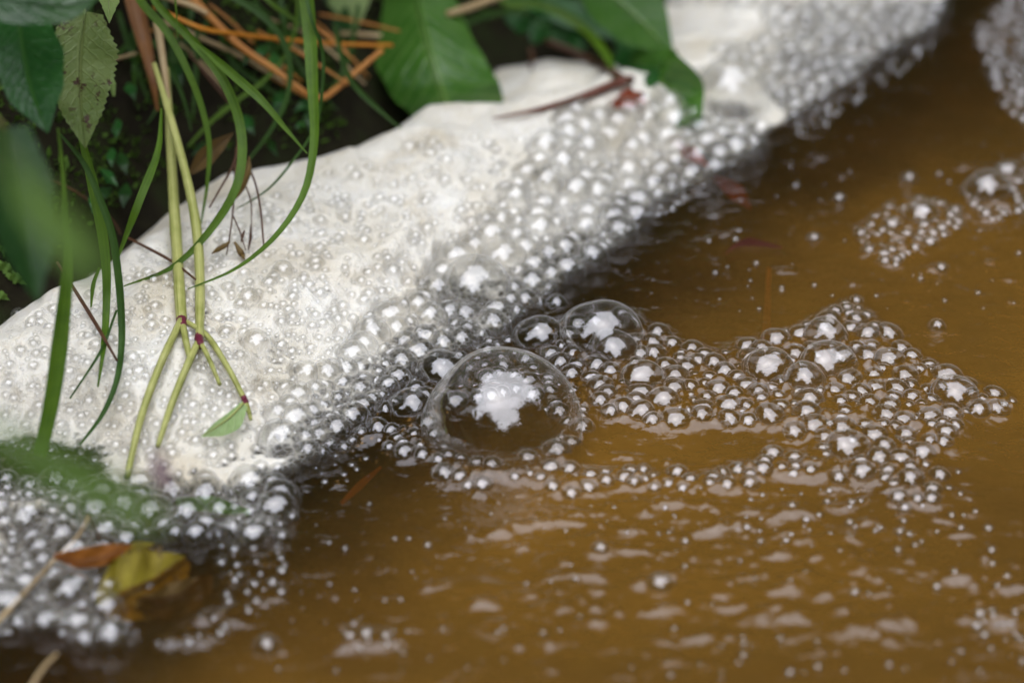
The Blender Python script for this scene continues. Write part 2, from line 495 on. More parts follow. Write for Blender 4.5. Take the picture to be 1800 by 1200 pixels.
# ------------------------------------------------------------------ bubbles: where they sit
# photograph x, y of the sphere's centre and its radius (pixels); placed on water ('w') or set in the foam ('f')
HAND = [
    ('w', 879, 754, 144), ('w', 1055, 598, 75), ('w', 1077, 627, 50), ('w', 947, 601, 48), ('w', 780, 664, 52), ('w', 722, 724, 42),
    ('w', 943, 537, 19), ('w', 978, 539, 22), ('w', 1128, 676, 44), ('w', 1150, 630, 27), ('w', 1180, 612, 22),
    ('w', 1067, 700, 25), ('w', 1117, 712, 25), ('w', 988, 620, 24), ('w', 893, 602, 13), ('w', 860, 606, 16), ('w', 977, 800, 30), ('w', 930, 812, 24),
    ('w', 1450, 600, 43), ('w', 1455, 652, 55), ('w', 1414, 678, 43), ('w', 1350, 660, 50), ('w', 1505, 572, 26), ('w', 1524, 595, 27),
    ('w', 1530, 618, 22), ('w', 1560, 642, 33), ('w', 1675, 705, 48), ('w', 1613, 658, 22), ('w', 1747, 700, 24), ('w', 1777, 710, 12),
    ('w', 1490, 797, 45), ('w', 1553, 795, 28), ('w', 1587, 747, 25), ('w', 1597, 720, 17), ('w', 1637, 755, 20), ('w', 1633, 782, 22),
    ('w', 1597, 787, 20), ('w', 1416, 735, 32), ('w', 1370, 722, 23), ('w', 1497, 708, 23), ('w', 1450, 712, 14), ('w', 1357, 690, 20),
    ('w', 1295, 672, 22), ('w', 1247, 670, 19), ('w', 1255, 648, 28), ('w', 1290, 700, 22), ('w', 1243, 707, 22), ('w', 1337, 708, 20),
    ('w', 1233, 737, 26), ('w', 1398, 616, 15), ('w', 1275, 628, 14), ('w', 1487, 548, 18), ('w', 1505, 532, 14),
    ('w', 1430, 422, 14), ('w', 1655, 474, 14), ('w', 1647, 577, 17), ('w', 1520, 93, 15), ('w', 1598, 318, 17), ('w', 1475, 352, 13),
    ('w', 1735, 345, 48), ('w', 1770, 308, 26), ('w', 1617, 388, 38), ('w', 1567, 402, 23), ('w', 1670, 387, 20), ('w', 1592, 418, 18), ('w', 1640, 415, 15),
    ('w', 1055, 968, 18), ('w', 1162, 1030, 26), ('w', 470, 1140, 26), ('w', 645, 1118, 18), ('w', 680, 1122, 17), ('w', 615, 1122, 16),
    ('w', 1115, 852, 18), ('w', 1190, 836, 22), ('w', 1130, 830, 16), ('w', 950, 845, 18), ('w', 905, 843, 16), ('w', 1000, 832, 24), ('w', 1065, 835, 16), ('w', 770, 815, 20), ('w', 840, 822, 22),
    ('w', 1270, 838, 20), ('w', 1340, 832, 24), ('w', 1600, 850, 30), ('w', 1560, 835, 22),
    ('f', 832, 516, 69), ('f', 894, 537, 29), ('f', 962, 455, 32), ('f', 881, 460, 45), ('f', 803, 462, 40), ('f', 732, 541, 28), ('f', 748, 600, 31),
    ('f', 705, 644, 32), ('f', 683, 680, 22), ('f', 635, 691, 28), ('f', 672, 619, 19), ('f', 822, 586, 25), ('f', 808, 547, 15), ('f', 715, 575, 23),
    ('f', 787, 590, 18), ('f', 450, 606, 29), ('f', 537, 660, 29), ('f', 504, 687, 22), ('f', 568, 683, 20), ('f', 551, 708, 17), ('f', 595, 706, 20),
    ('f', 520, 742, 34), ('f', 580, 740, 19), ('f', 493, 778, 42), ('f', 560, 772, 27), ('f', 555, 465, 16), ('f', 497, 478, 21), ('f', 562, 518, 14),
    ('f', 397, 587, 16), ('f', 220, 700, 14), ('f', 157, 707, 13), ('f', 233, 632, 16), ('f', 245, 655, 16), ('f', 467, 680, 14), ('f', 513, 620, 11),
    ('f', 437, 527, 22), ('f', 473, 500, 15), ('f', 360, 850, 26), ('f', 360, 880, 46), ('f', 458, 825, 18), ('f', 487, 826, 15),
    ('f', 53, 874, 18), ('f', 24, 878, 13), ('f', 53, 897, 17), ('f', 97, 880, 18), ('f', 14, 862, 16), ('f', 113, 917, 20), ('f', 58, 950, 27), ('f', 24, 955, 16),
    ('f', 75, 990, 27), ('f', 10, 990, 20), ('f', 122, 1048, 48), ('f', 14, 1014, 18), ('f', 72, 1080, 27), ('f', 140, 1100, 37), ('f', 32, 1100, 24),
    ('f', 363, 925, 27), ('f', 410, 934, 25), ('f', 290, 928, 24), ('f', 470, 930, 20), ('f', 440, 905, 20),
    ('f', 1285, 170, 72), ('f', 1255, 219, 16), ('f', 1288, 220, 16), ('f', 1320, 219, 16), ('f', 1222, 207, 26), ('f', 1030, 264, 33), ('f', 1070, 247, 34),
    ('f', 1123, 234, 25), ('f', 1103, 285, 22), ('f', 1153, 282, 22), ('f', 1133, 312, 18), ('f', 1050, 347, 38), ('f', 1030, 384, 33), ('f', 990, 364, 24),
    ('f', 883, 365, 15), ('f', 1023, 306, 20), ('f', 1063, 300, 20), ('f', 1147, 203, 24), ('f', 1180, 320, 20), ('f', 903, 378, 17), ('f', 940, 350, 19),
    ('f', 983, 392, 17), ('f', 857, 392, 20), ('f', 947, 288, 24), ('f', 890, 336, 20), ('f', 810, 373, 13), ('f', 1000, 415, 22), ('f', 1060, 420, 18),
    ('f', 920, 415, 20), ('f', 560, 440, 14), ('f', 640, 425, 14), ('f', 690, 480, 17), ('f', 640, 530, 13), ('f', 600, 585, 14), ('f', 650, 570, 15),
    ('f', 600, 640, 15), ('f', 645, 640, 18), ('f', 620, 250, 14), ('f', 720, 262, 17), ('f', 760, 255, 15), ('f', 670, 300, 10),
]

bub = []        # rows: x, y, z, r, kind(0 water 1 foam), pixel x, pixel y, pixel radius


def seat(kind, px, py, rp):
    z = 0.0
    for k in range(12):
        p = G(px, py, z)
        d = depth_of(p)
        z0 = z
        r = rp * d / FPX
        if kind == 'f':
            h, dd = foam_base(np.array([p[0]]), np.array([p[1]]))
            wh = float(whiteness(np.array([p[0]]), np.array([p[1]]), dd)[0])
            z = float(h[0]) + (0.12 - (0.36 if rp < 24 else 0.12) * wh - (0.25 if rp < 9 else 0.0)) * r if dd[0] > -0.3 else 0.05 * r
            z = 0.6 * z0 + 0.4 * z
        else:
            z = 0.06 * r if rp > 60 else -0.04 * r
    p = G(px, py, z)
    return [p[0], p[1], z, r, 0 if kind == 'w' else 1, px, py, rp]


for k, a, b, c in HAND:
    bub.append(seat(k, a, b, c))
N_HAND = len(bub)

FILL = [   # kind, outline, number, smallest, largest radius (px), skew
    ('f', [(1160, 0), (1660, 0), (1640, 50), (1540, 100), (1480, 150), (1395, 205), (1340, 150), (1250, 95), (1370, 60), (1330, 10)], 300, 7, 26, 1.4),
    ('f', [(1000, 200), (1150, 180), (1340, 230), (1320, 275), (1240, 312), (1150, 360), (1130, 400), (1050, 455), (975, 505), (930, 545), (860, 590), (760, 630), (690, 690), (620, 745),
           (560, 805), (480, 800), (480, 720), (600, 620), (700, 540), (800, 440), (900, 340)], 560, 7, 36, 1.9),
    ('f', [(0, 560), (230, 440), (330, 380), (600, 300), (750, 230), (950, 240), (1000, 210), (900, 340), (700, 540), (480, 720), (480, 800), (300, 840), (60, 800), (0, 780)], 2300, 2.2, 14, 3.6),
    ('f', [(0, 845), (170, 850), (330, 860), (500, 850), (520, 905), (505, 955), (400, 945), (235, 945), (195, 1010), (190, 1060), (255, 1125), (200, 1150), (60, 1105), (0, 1125)], 115, 10, 44, 1.5),
    ('f', [(0, 845), (170, 850), (330, 860), (500, 850), (520, 905), (505, 955), (400, 945), (235, 945), (195, 1010), (190, 1060), (255, 1125), (200, 1150), (60, 1105), (0, 1125)], 150, 3.5, 9, 1.2),
    ('w', [(560, 800), (700, 690), (770, 640), (870, 600), (940, 640), (1010, 690), (1040, 760), (960, 850), (760, 835), (690, 790), (640, 780)], 130, 8, 28, 1.3),
    ('w', [(930, 580), (1100, 560), (1230, 625), (1330, 610), (1440, 565), (1500, 525), (1560, 580), (1600, 630), (1680, 670), (1780, 700), (1770, 730), (1690, 730), (1660, 790), (1500, 840),
           (1420, 770), (1300, 740), (1140, 750), (1040, 720)], 400, 8, 34, 1.8),
    ('w', [(730, 800), (800, 815), (900, 808), (1000, 830), (1080, 822), (1180, 838), (1290, 822), (1370, 795), (1500, 800), (1640, 780), (1670, 870), (1590, 905), (1540, 850), (1420, 838), (1320, 858), (1200, 868), (1090, 850), (1010, 872), (900, 850), (800, 862)], 95, 7, 24, 1.3),
    ('w', [(1720, 60), (1760, 0), (1830, -10), (1830, 230), (1775, 205), (1745, 140)], 150, 7, 20, 1.5),
    ('w', [(1500, 410), (1560, 370), (1620, 350), (1690, 375), (1690, 400), (1620, 440), (1570, 470), (1530, 450)], 120, 6, 20, 1.5),
    ('w', [(1690, 345), (1760, 290), (1820, 280), (1820, 370), (1740, 390)], 70, 6, 18, 1.5),
    ('w', [(1400, 215), (1490, 165), (1560, 110), (1640, 80), (1560, 150), (1480, 200), (1400, 260)], 50, 4, 13, 1.6),
    ('w', [(380, 950), (510, 950), (500, 1040), (440, 1100), (360, 1130), (260, 1145), (300, 1110), (400, 1060)], 90, 4, 14, 1.7),
    ('w', [(1180, 290), (1260, 310), (1190, 370), (1140, 385)], 30, 4, 11, 1.6),
    ('w', [(585, 1110), (700, 1105), (710, 1140), (590, 1145)], 22, 5, 12, 1.5),
    ('w', [(1250, 850), (1700, 830), (1800, 1000), (1800, 1200), (1000, 1200), (1100, 1080)], 110, 3, 13, 2.2),
    ('w', [(1400, 240), (1800, 240), (1800, 560), (1560, 560), (1100, 560), (1150, 420)], 60, 2.5, 8, 2.2),
    ('f', [(1000, 200), (1150, 180), (1340, 230), (1320, 275), (1240, 312), (1150, 360), (1130, 400), (1050, 455), (975, 505), (930, 545), (860, 590), (760, 630), (690, 690), (620, 745),
           (560, 805), (480, 800), (480, 720), (600, 620), (700, 540), (800, 440), (900, 340)], 420, 3, 7, 1.2),
    ('w', [(930, 580), (1100, 560), (1230, 625), (1330, 610), (1440, 565), (1500, 525), (1560, 580), (1600, 630), (1680, 670), (1780, 700), (1770, 730), (1690, 730), (1660, 790), (1500, 840),
           (1420, 770), (1300, 740), (1140, 750), (1040, 720)], 230, 3.5, 8, 1.2),
    ('w', [(560, 880), (1000, 880), (1150, 1050), (800, 1200), (450, 1180)], 60, 3, 10, 2.2),
    ('w', [(560, 800), (640, 760), (700, 800), (560, 880), (510, 890)], 25, 3, 10, 2.0),
    ('w', [(1380, 830), (1500, 840), (1690, 820), (1720, 900), (1640, 960), (1480, 950), (1250, 930), (1150, 890), (1250, 870)], 90, 3, 11, 1.6),
    ('w', [(880, 870), (1000, 865), (1250, 870), (1300, 930), (1100, 960), (900, 930)], 60, 2.5, 9, 1.6),
    ('w', [(1700, 1080), (1800, 1070), (1800, 1130), (1720, 1120)], 14, 6, 16, 1.5),
]


def in_poly(poly, n):
    P = np.array(poly, float)
    lo, hi = P.min(0), P.max(0)
    while True:
        q = lo + rng.random((max(n * 4, 64), 2)) * (hi - lo)
        q = q[sdf(P, q[:, 0], q[:, 1]) > 0]
        if len(q):
            return q


cap = 9000
B = np.zeros((cap, 8))
B[:N_HAND] = bub
nb = N_HAND
for kind, poly, count, rmin, rmax, skew in FILL:
    rad = np.sort(rmin + (rmax - rmin) * rng.random(count) ** skew)[::-1]
    pool = in_poly(poly, count * 8)
    pi = 0
    # foam height is sampled once on the pool, then each try is a distance test
    zz, wh0 = np.zeros(len(pool)), np.zeros(len(pool))
    W0 = np.array([G(a, b, 0.0) for a, b in pool])
    if kind == 'f':
        rr = np.array([ray(a, b) for a, b in pool])
        for k in range(12):
            hz, _ = foam_base(W0[:, 0], W0[:, 1])
            zz = 0.6 * zz + 0.4 * hz
            W0 = CAM + rr * ((CAM[2] - zz) / -rr[:, 2])[:, None]
        hz, _ = foam_base(W0[:, 0], W0[:, 1])
        good = np.abs(hz - zz) < 0.12
        pool, W0, zz = pool[good], W0[good], hz[good]
        wh0 = whiteness(W0[:, 0], W0[:, 1], sdf(FOAM, W0[:, 0], W0[:, 1]))
    dd = (W0 - CAM) @ FWD
    for rp in rad:
        for attempt in range(16):
            j = rng.integers(len(pool))
            r = rp * dd[j] / FPX
            p = W0[j]
            E = B[:nb]
            dist = np.sqrt((E[:, 0] - p[0]) ** 2 + (E[:, 1] - p[1]) ** 2)
            if np.any(dist < 0.74 * np.maximum(E[:, 3], r) + 0.20 * np.minimum(E[:, 3], r)):
                continue
            sink = ((-0.06 if rp < 20 else 0.06) - (0.50 if rp < 7.5 else 0.26 if rp < 20 else 0.10) * wh0[j]) if kind == 'f' else -0.17
            B[nb] = (p[0], p[1], zz[j] + sink * r, r, 1 if kind == 'f' else 0, pool[j][0], pool[j][1], rp)
            nb += 1
            break
B = B[:nb]
print('bubbles', nb)

# ------------------------------------------------------------------ setting: water, bed, bank, far ground
def stretched(lo, hi, step, far, n):
    a = np.arange(lo, hi + step, step)
    g = np.cumsum(np.geomspace(step, (far) / n * 2.2, n))
    return np.concatenate([(lo - g)[::-1], a, hi + g])


xs = stretched(-17, 24, 0.08, 420, 36)
ys = stretched(-15, 36, 0.085, 420, 36)
X, Y = np.meshgrid(xs, ys, indexing='ij')
near = sstep(60, 30, np.maximum(np.abs(X), np.abs(Y)))


def px_of(x, y, z=0.0):
    vx, vy, vz = x - CAM[0], y - CAM[1], z - CAM[2]
    f = vx * FWD[0] + vy * FWD[1] + vz * FWD[2]
    return 900 + FPX * vx / f, 600 - FPX * (vx * UP[0] + vy * UP[1] + vz * UP[2]) / f


c0 = G(1050, 900)
act = 0.45 + 0.5 * np.exp(-(((X - c0[0]) / 9) ** 2 + ((Y - c0[1]) / 5) ** 2))
c1 = G(1500, 1050)
act = act + 0.35 * np.exp(-(((X - c1[0]) / 8) ** 2 + ((Y - c1[1]) / 5) ** 2))
Z = act * near * (0.10 * fbm(X / 3.2, Y / 2.6 + 4, 2) + 0.058 * perlin(X / 1.25 + 0.3 * Y, Y / 0.8) + 0.042 * perlin(X / 0.62, Y / 0.40 + 0.4 * X))
Z += 0.3 * fbm(X / 60, Y / 60, 2) * (1 - near)
# ridges of the broken water: photograph x, y, length along x (cm), depth (cm), height (cm), slant
for (a, b, lx, ly, hh, sl) in [(930, 925, 1.6, 0.35, 0.26, 0.25), (1010, 905, 1.2, 0.3, 0.2, -0.1), (1180, 748, 1.3, 0.35, 0.22, 0.15), (1290, 745, 1.2, 0.3, 0.18, 0.1), (1130, 890, 1.2, 0.3, 0.2, -0.15),
                               (1250, 895, 1.3, 0.3, 0.2, -0.1), (790, 905, 0.7, 0.25, 0.12, 0.3), (800, 968, 1.0, 0.25, 0.12, 0.0), (750, 945, 0.4, 0.2, 0.1, 0.3), (1590, 440, 1.1, 0.35, 0.2, 0.1),
                               (1600, 800, 1.3, 0.4, 0.2, 0.3), (1690, 755, 1.0, 0.35, 0.18, 0.3), (1445, 278, 0.55, 0.22, 0.14, 0.05), (1760, 370, 1.0, 0.35, 0.18, 0.2), (1410, 145, 1.2, 0.4, 0.2, 0.1),
                               (1560, 65, 1.2, 0.4, 0.2, 0.1), (1110, 935, 0.8, 0.22, 0.12, 0), (620, 755, 0.5, 0.3, 0.2, 0.6), (500, 855, 0.9, 0.3, 0.2, 0.3), (470, 945, 0.9, 0.25, 0.18, 0.1),
                               (360, 1095, 1.1, 0.3, 0.2, 0.6), (1420, 840, 1.2, 0.3, 0.2, 0.1), (1640, 930, 1.0, 0.3, 0.16, 0.3), (1320, 1080, 0.8, 0.3, 0.15, 0.4), (1230, 1120, 0.9, 0.3, 0.15, 0.3),
                               (1500, 1100, 0.8, 0.3, 0.14, 0.3), (1700, 1010, 0.9, 0.3, 0.14, 0.2), (1400, 905, 1.0, 0.28, 0.16, -0.1), (880, 1095, 0.8, 0.2, 0.1, 0.1), (1090, 1010, 0.8, 0.2, 0.1, -0.1)]:
    hh, ly, lx = hh * 0.42, ly * 0.7, lx * 0.6
    c = G(a, b)
    u = (X - c[0])
    v = (Y - c[1]) - sl * u
    v = v + 0.30 * perlin(u * 1.3 + a, v * 1.1 + b) + 0.12 * perlin(u * 4.1 + a, v * 2.3)
    Z += hh * np.exp(-(u / lx) ** 2 - (v / ly) ** 2)
for k in range(420):                                       # short wavelets of the broken surface
    if k < 330:
        a, b = rng.normal(1350, 320), rng.normal(980, 120)
    else:
        a, b = rng.uniform(1000, 1800), rng.uniform(240, 560)
    c = G(a, b)
    lx, ly, hh, sl = 0.07 + 0.5 * rng.random() ** 2.2, rng.uniform(0.11, 0.19), rng.uniform(0.02, 0.085), rng.uniform(-0.1, 0.4)
    i0, i1 = np.searchsorted(xs, [c[0] - 2, c[0] + 2])
    j0, j1 = np.searchsorted(ys, [c[1] - 1.2, c[1] + 1.2])
    u, v = X[i0:i1, j0:j1] - c[0], Y[i0:i1, j0:j1] - c[1]
    v = v - sl * u + 0.08 * perlin(u * 2.1 + a, v + b)
    Z[i0:i1, j0:j1] += hh * np.exp(-(u / lx) ** 2 - (v / ly) ** 2)
# each bubble lifts a collar of water round its foot
for x, y, z, r, k, *_ in B[B[:, 4] == 0]:
    i0, i1 = np.searchsorted(xs, [x - 2.2 * r - 0.3, x + 2.2 * r + 0.3])
    j0, j1 = np.searchsorted(ys, [y - 2.2 * r - 0.3, y + 2.2 * r + 0.3])
    dx, dy = X[i0:i1, j0:j1] - x, Y[i0:i1, j0:j1] - y
    d = np.sqrt(dx * dx + dy * dy)
    lam = 0.10 + 0.12 * r
    col = np.where(d > r, np.exp(-(d - r) / lam), np.exp(-((r - d) / (0.6 * lam))))
    Z[i0:i1, j0:j1] = Z[i0:i1, j0:j1] + min(0.10, 0.16 * r + 0.01) * col
V = np.stack([X.ravel(), Y.ravel(), Z.ravel()], 1)
# water is darker and clearer toward the foam and the back
foam_side = (X + 5.67) * -0.82 + (Y + 6.7) * 0.57
water_tone = np.clip(sstep(0.5, -7.5, foam_side + 1.6 * fbm(X / 4, Y / 5, 3)) * (1 - 0.75 * sstep(2, 24, Y + 1.5 * fbm(X / 5, Y / 6, 2))), 0, 1)
water = mesh('water', V, grid_faces(len(xs), len(ys)), M['water'], attr={'water_tone': water_tone.ravel()})
tag(water, 'murky brown stream water with small ripples and sky glints', kind='structure')

bx = stretched(-30, 40, 1.5, 420, 20)
by = stretched(-25, 50, 1.5, 420, 20)
X2, Y2 = np.meshgrid(bx, by, indexing='ij')
Zb = -3.0 + 0.5 * fbm(X2 / 9, Y2 / 9, 3)
tag(mesh('stream_bed', np.stack([X2.ravel(), Y2.ravel(), Zb.ravel()], 1), grid_faces(len(bx), len(by)), M['bed']), 'brown mud under the murky water', kind='structure')


def bank_z(x, y):
    d = sdf(BANK, x, y)
    z = -1.5 + 2.6 * sstep(-2.5, 0.6, d) + 14 * (1 - np.exp(-np.maximum(d, 0) / 12.0)) + 0.3 * np.maximum(d - 8, 0) * 0.3
    z = z + sstep(-1, 1.5, d) * (0.8 * fbm(x / 3.5, y / 3.5, 4) + 0.5 * np.abs(perlin(x / 1.3, y / 1.3)))
    return z, d


gx = np.arange(-70, 44, 0.45)
gy = np.arange(-40, 100, 0.45)
X3, Y3 = np.meshgrid(gx, gy, indexing='ij')
Z3, D3 = bank_z(X3, Y3)
keep = (D3 > -3).ravel()
F = grid_faces(len(gx), len(gy))
F = F[keep[F].all(1)]
used = np.unique(F)
remap = np.full(len(keep), -1)
remap[used] = np.arange(len(used))
V3 = np.stack([X3.ravel(), Y3.ravel(), Z3.ravel()], 1)[used]
tag(mesh('bank', V3, remap[F], M['bank']), 'dark mossy soil bank rising behind the foam', kind='structure')

# far ground beyond the stream on both sides, dipping to a channel along the stream
th = np.linspace(0, 2 * np.pi, 97)[:-1]
rr = np.array([70, 110, 160, 230, 320, 450, 700, 1200, 2200, 4000.0])
T4, R4 = np.meshgrid(th, rr, indexing='ij')
X4, Y4 = R4 * np.cos(T4), R4 * np.sin(T4)
sd = (X4 + 5.67) * -0.82 + (Y4 + 6.7) * 0.57
Z4 = np.where(sd > 0, -5 + 32 * sstep(0, 60, sd), -5 + 45 * sstep(-150, -230, sd)) + 10 * fbm(X4 / 150, Y4 / 150, 3) * sstep(0, 50, np.maximum(sd, -sd - 150))
na, nr = len(th), len(rr)
ii = np.arange(na)[:, None] * nr + np.arange(nr - 1)[None, :]
jj = ((np.arange(na) + 1) % na)[:, None] * nr + np.arange(nr - 1)[None, :]
F4 = np.stack([ii.ravel(), (ii + 1).ravel(), (jj + 1).ravel(), jj.ravel()], 1)
tag(mesh('ground', np.stack([X4.ravel(), Y4.ravel(), Z4.ravel()], 1), F4, M['ground']), 'dark woodland ground around the stream', kind='structure')

# ------------------------------------------------------------------ trees round the stream: mirrored in water and bubbles as a jagged edge round the sky
def crown_mesh(n, seed):
    g = np.random.default_rng(seed)
    cl = g.normal(size=(38, 3))
    cl = cl / np.linalg.norm(cl, axis=1)[:, None] * (0.45 + 0.55 * g.random((38, 1)))
    cl *= np.array([260, 260, 300])
    c = cl[g.integers(38, size=n)] + g.normal(size=(n, 3)) * 62
    a = g.normal(size=(n, 3))
    a /= np.linalg.norm(a, axis=1)[:, None]
    b = np.cross(a, g.normal(size=(n, 3)))
    b /= np.linalg.norm(b, axis=1)[:, None]
    s = (13 + 14 * g.random((n, 1)))
    v = np.stack([c - a * s, c - b * s * 0.6, c + a * s, c + b * s * 0.6], 1).reshape(-1, 3)
    return v, np.arange(4 * n).reshape(-1, 4)


def tube(pts, rad, n=16, sides=8):
    P = catmull(pts, n)
    rad = np.interp(np.linspace(0, 1, n), np.linspace(0, 1, len(rad)), rad)
    rad = rad * (1 + 0.09 * perlin(np.linspace(0, n / 3.5, n) + 7.7 * len(pts), np.full(n, 3.3 + P[0, 0])))
    Tn = np.gradient(P, axis=0)
    Tn /= np.linalg.norm(Tn, axis=1)[:, None] + 1e-12
    ref = np.array([0.31, -0.72, 0.62])
    A = np.cross(Tn, ref)
    A /= np.linalg.norm(A, axis=1)[:, None] + 1e-12
    Bn = np.cross(Tn, A)
    an = np.linspace(0, 2 * np.pi, sides, endpoint=False)
    V = P[:, None, :] + rad[:, None, None] * (np.cos(an)[None, :, None] * A[:, None, :] + np.sin(an)[None, :, None] * Bn[:, None, :])
    V = V.reshape(-1, 3)
    Fc = []
    for i in range(n - 1):
        for j in range(sides):
            k = (j + 1) % sides
            Fc.append((i * sides + j, i * sides + k, (i + 1) * sides + k, (i + 1) * sides + j))
    uv = np.stack([np.repeat(np.linspace(0, 1, n), sides), np.tile(np.linspace(0, 1, sides), n)], 1)
    V = np.vstack([V, P[0], P[-1]])
    uv = np.vstack([uv, [0, 0.5], [1, 0.5]])
    a, b = n * sides, n * sides + 1
    for j in range(sides):
        k = (j + 1) % sides
        Fc.append((a, k, j))
        Fc.append((b, (n - 1) * sides + j, (n - 1) * sides + k))
    return V, Fc, uv


def new_tree():
    e = bpy.data.objects.new('tree', None)
    scene.collection.objects.link(e)
    v, f, uv = tube([(0, 0, -30), (8, 5, 150), (-6, 10, 330), (0, 0, 560)], [26, 19, 15, 5], 14, 9)
    mesh('trunk', v, f, M['bark'], e, uv=uv)
    for k in range(5):
        an = k * 1.3
        z = 230 + 60 * k
        v, f, uv = tube([(0, 5, z), (90 * math.cos(an), 90 * math.sin(an), z + 60), (190 * math.cos(an), 190 * math.sin(an), z + 150)], [9, 6, 2], 8, 6)
        mesh('limb', v, f, M['bark'], e, uv=uv)
    v, f = crown_mesh(4200, 3)
    c = mesh('crown', v, f, M['crown'], e, smooth=False)
    c.location = (0, 0, 5.3)
    return e


def copy_tree(o):
    c = o.copy()
    scene.collection.objects.link(c)
    for ch in list(o.children):
        d = ch.copy()
        scene.collection.objects.link(d)
        d.parent = c
    return c


TREES = [(90, 5.2, 0.80), (66, 5.0, 0.92), (114, 4.9, 0.86), (44, 5.2, 0.78), (138, 4.8, 0.9), (20, 5.4, 0.86), (162, 5.2, 0.78), (-4, 5.6, 0.74), (186, 5.2, 0.84),
         (-30, 6.0, 0.8), (212, 5.8, 0.74), (-58, 6.6, 0.7), (240, 6.4, 0.78), (-86, 6.6, 0.72), (78, 7.6, 1.15), (102, 7.6, 1.2), (126, 7.6, 1.1), (54, 7.6, 1.15), (150, 7.8, 1.1), (30, 8, 1.1)]
t0 = new_tree()
for i, (an, dist, s) in enumerate(TREES):
    t = t0 if i == 0 else copy_tree(t0)
    t.location = (dist * math.cos(R(an)), dist * math.sin(R(an)), 0.25)
    t.rotation_euler = (0, 0, i * 2.1)
    t.scale = (s * (0.95, 0.62, 0.8)[i % 3], s * (0.95, 0.62, 0.8)[i % 3], s * (0.98, 0.55, 0.68)[i % 3])
    tag(t, 'leafy tree standing back from the stream, mirrored dark in the water', 'tree', 'trees around the stream')
v, f = crown_mesh(2600, 11)
b0 = mesh('bush', v * np.array([0.42, 0.42, 0.40]), f, M['crown'], smooth=False)
for i in range(26):
    b = b0 if i == 0 else b0.copy()
    if i:
        scene.collection.objects.link(b)
    an = R(i * 360 / 26 + 5 * math.sin(i * 3.1))
    dist = 3.4 + 0.7 * math.sin(i * 1.7)
    b.location = (dist * math.cos(an), dist * math.sin(an), 0.85)
    b.rotation_euler = (0, 0, i * 1.3)
    tag(b, 'dense green bush under the trees, mirrored dark in bubbles', 'bush', 'bushes around the stream')
# unseen leaf cover added above the bank to keep it in shade
g = np.random.default_rng(5)
nsh = 2600
q = np.stack([g.uniform(-85, 6, nsh), g.uniform(6, 85, nsh), np.zeros(nsh)], 1)
sdist = (q[:, 0] + 5.67) * -0.82 + (q[:, 1] + 6.7) * 0.57
q[:, 2] = 35.5 - (q[:, 1] + 61.5) * 0.395 + 9 + g.random(nsh) * 22 + np.maximum(q[:, 1] - 25, 0) * 0.75
q = q[sdist > 12.5]
n = len(q)
a = g.normal(size=(n, 3)) * np.array([1, 1, 0.5])
a /= np.linalg.norm(a, axis=1)[:, None]
b = np.cross(a, np.array([0, 0, 1.0]) + 0.4 * g.normal(size=(n, 3)))
b /= np.linalg.norm(b, axis=1)[:, None]
L = 2.2 + 2.4 * g.random((n, 1))
Vb = np.stack([q - a * L, q - a * L * 0.1 - b * L * 0.55, q + a * L, q - a * L * 0.1 + b * L * 0.55], 1).reshape(-1, 3)
uvb = np.tile(np.array([[0, 0.5], [0.45, 0], [1, 0.5], [0.45, 1]]), (n, 1))
tag(mesh('shade_cover', Vb, np.arange(4 * n).reshape(-1, 4), M['leaf_dark'], uv=uvb, smooth=False), 'unseen leaf cover added over the bank to shade it', 'brambles', kind='stuff')

# ------------------------------------------------------------------ foam
fx = np.arange(-23, 22, 0.05)
fy = np.arange(-15, 44, 0.06)
XF, YF = np.meshgrid(fx, fy, indexing='ij')
HF, DF = foam_base(XF, YF)
WF = whiteness(XF, YF, DF)
HF = HF + WF * sstep(0.2, 2, DF) * (0.022 * fbm(XF / 0.34, YF / 0.4, 2))
CAV = np.zeros_like(HF)
for x, y, z, r, k, *_ in B[B[:, 4] == 1]:
    i0, i1 = np.searchsorted(fx, [x - 1.5 * r - 0.1, x + 1.5 * r + 0.1])
    j0, j1 = np.searchsorted(fy, [y - 1.5 * r - 0.1, y + 1.5 * r + 0.1])
    if i1 <= i0 or j1 <= j0:
        continue
    dx, dy = XF[i0:i1, j0:j1] - x, YF[i0:i1, j0:j1] - y
    d2 = dx * dx + dy * dy
    d = np.sqrt(d2)
    H = HF[i0:i1, j0:j1]
    hole = z - 0.55 * np.sqrt(np.maximum(r * r - d2, 0)) + 0.02
    H = np.where(d < r, np.minimum(H, hole), H + min(0.09, 0.16 * r) * np.exp(-(d - r) / (0.05 + 0.10 * r)))
    HF[i0:i1, j0:j1] = H
    CAV[i0:i1, j0:j1] = np.maximum(CAV[i0:i1, j0:j1], np.clip(1.15 - d / r, 0, 1))
for _ in range(2):
    HF[1:-1, :] = 0.25 * HF[:-2, :] + 0.5 * HF[1:-1, :] + 0.25 * HF[2:, :]
    HF[:, 1:-1] = 0.25 * HF[:, :-2] + 0.5 * HF[:, 1:-1] + 0.25 * HF[:, 2:]
thick = np.maximum(HF, 0)
second = sstep(-0.5, 0.4, sdf(SECOND, XF, YF))
cover = WF * (1 - np.exp(-thick * 5.0)) * (1 - (1 - WF) * 0.85 * np.clip(CAV * 1.6, 0, 1)) + (0.95 - 0.6 * second) * (1 - np.clip(CAV * 1.15, 0, 1)) * sstep(0, 0.5, DF)
frill = DF + 0.45 * fbm(XF / 0.9 + 7, YF / 1.1, 3) - 0.12
cover *= 1 - 0.5 * sstep(-0.05, -0.55, fbm(XF / 2.6, YF / 3.6, 3)) * (1 - second)
cover = np.maximum(cover, (0.15 - 0.1 * second) + 0.14 * fbm(XF / 0.7, YF / 0.8, 2))
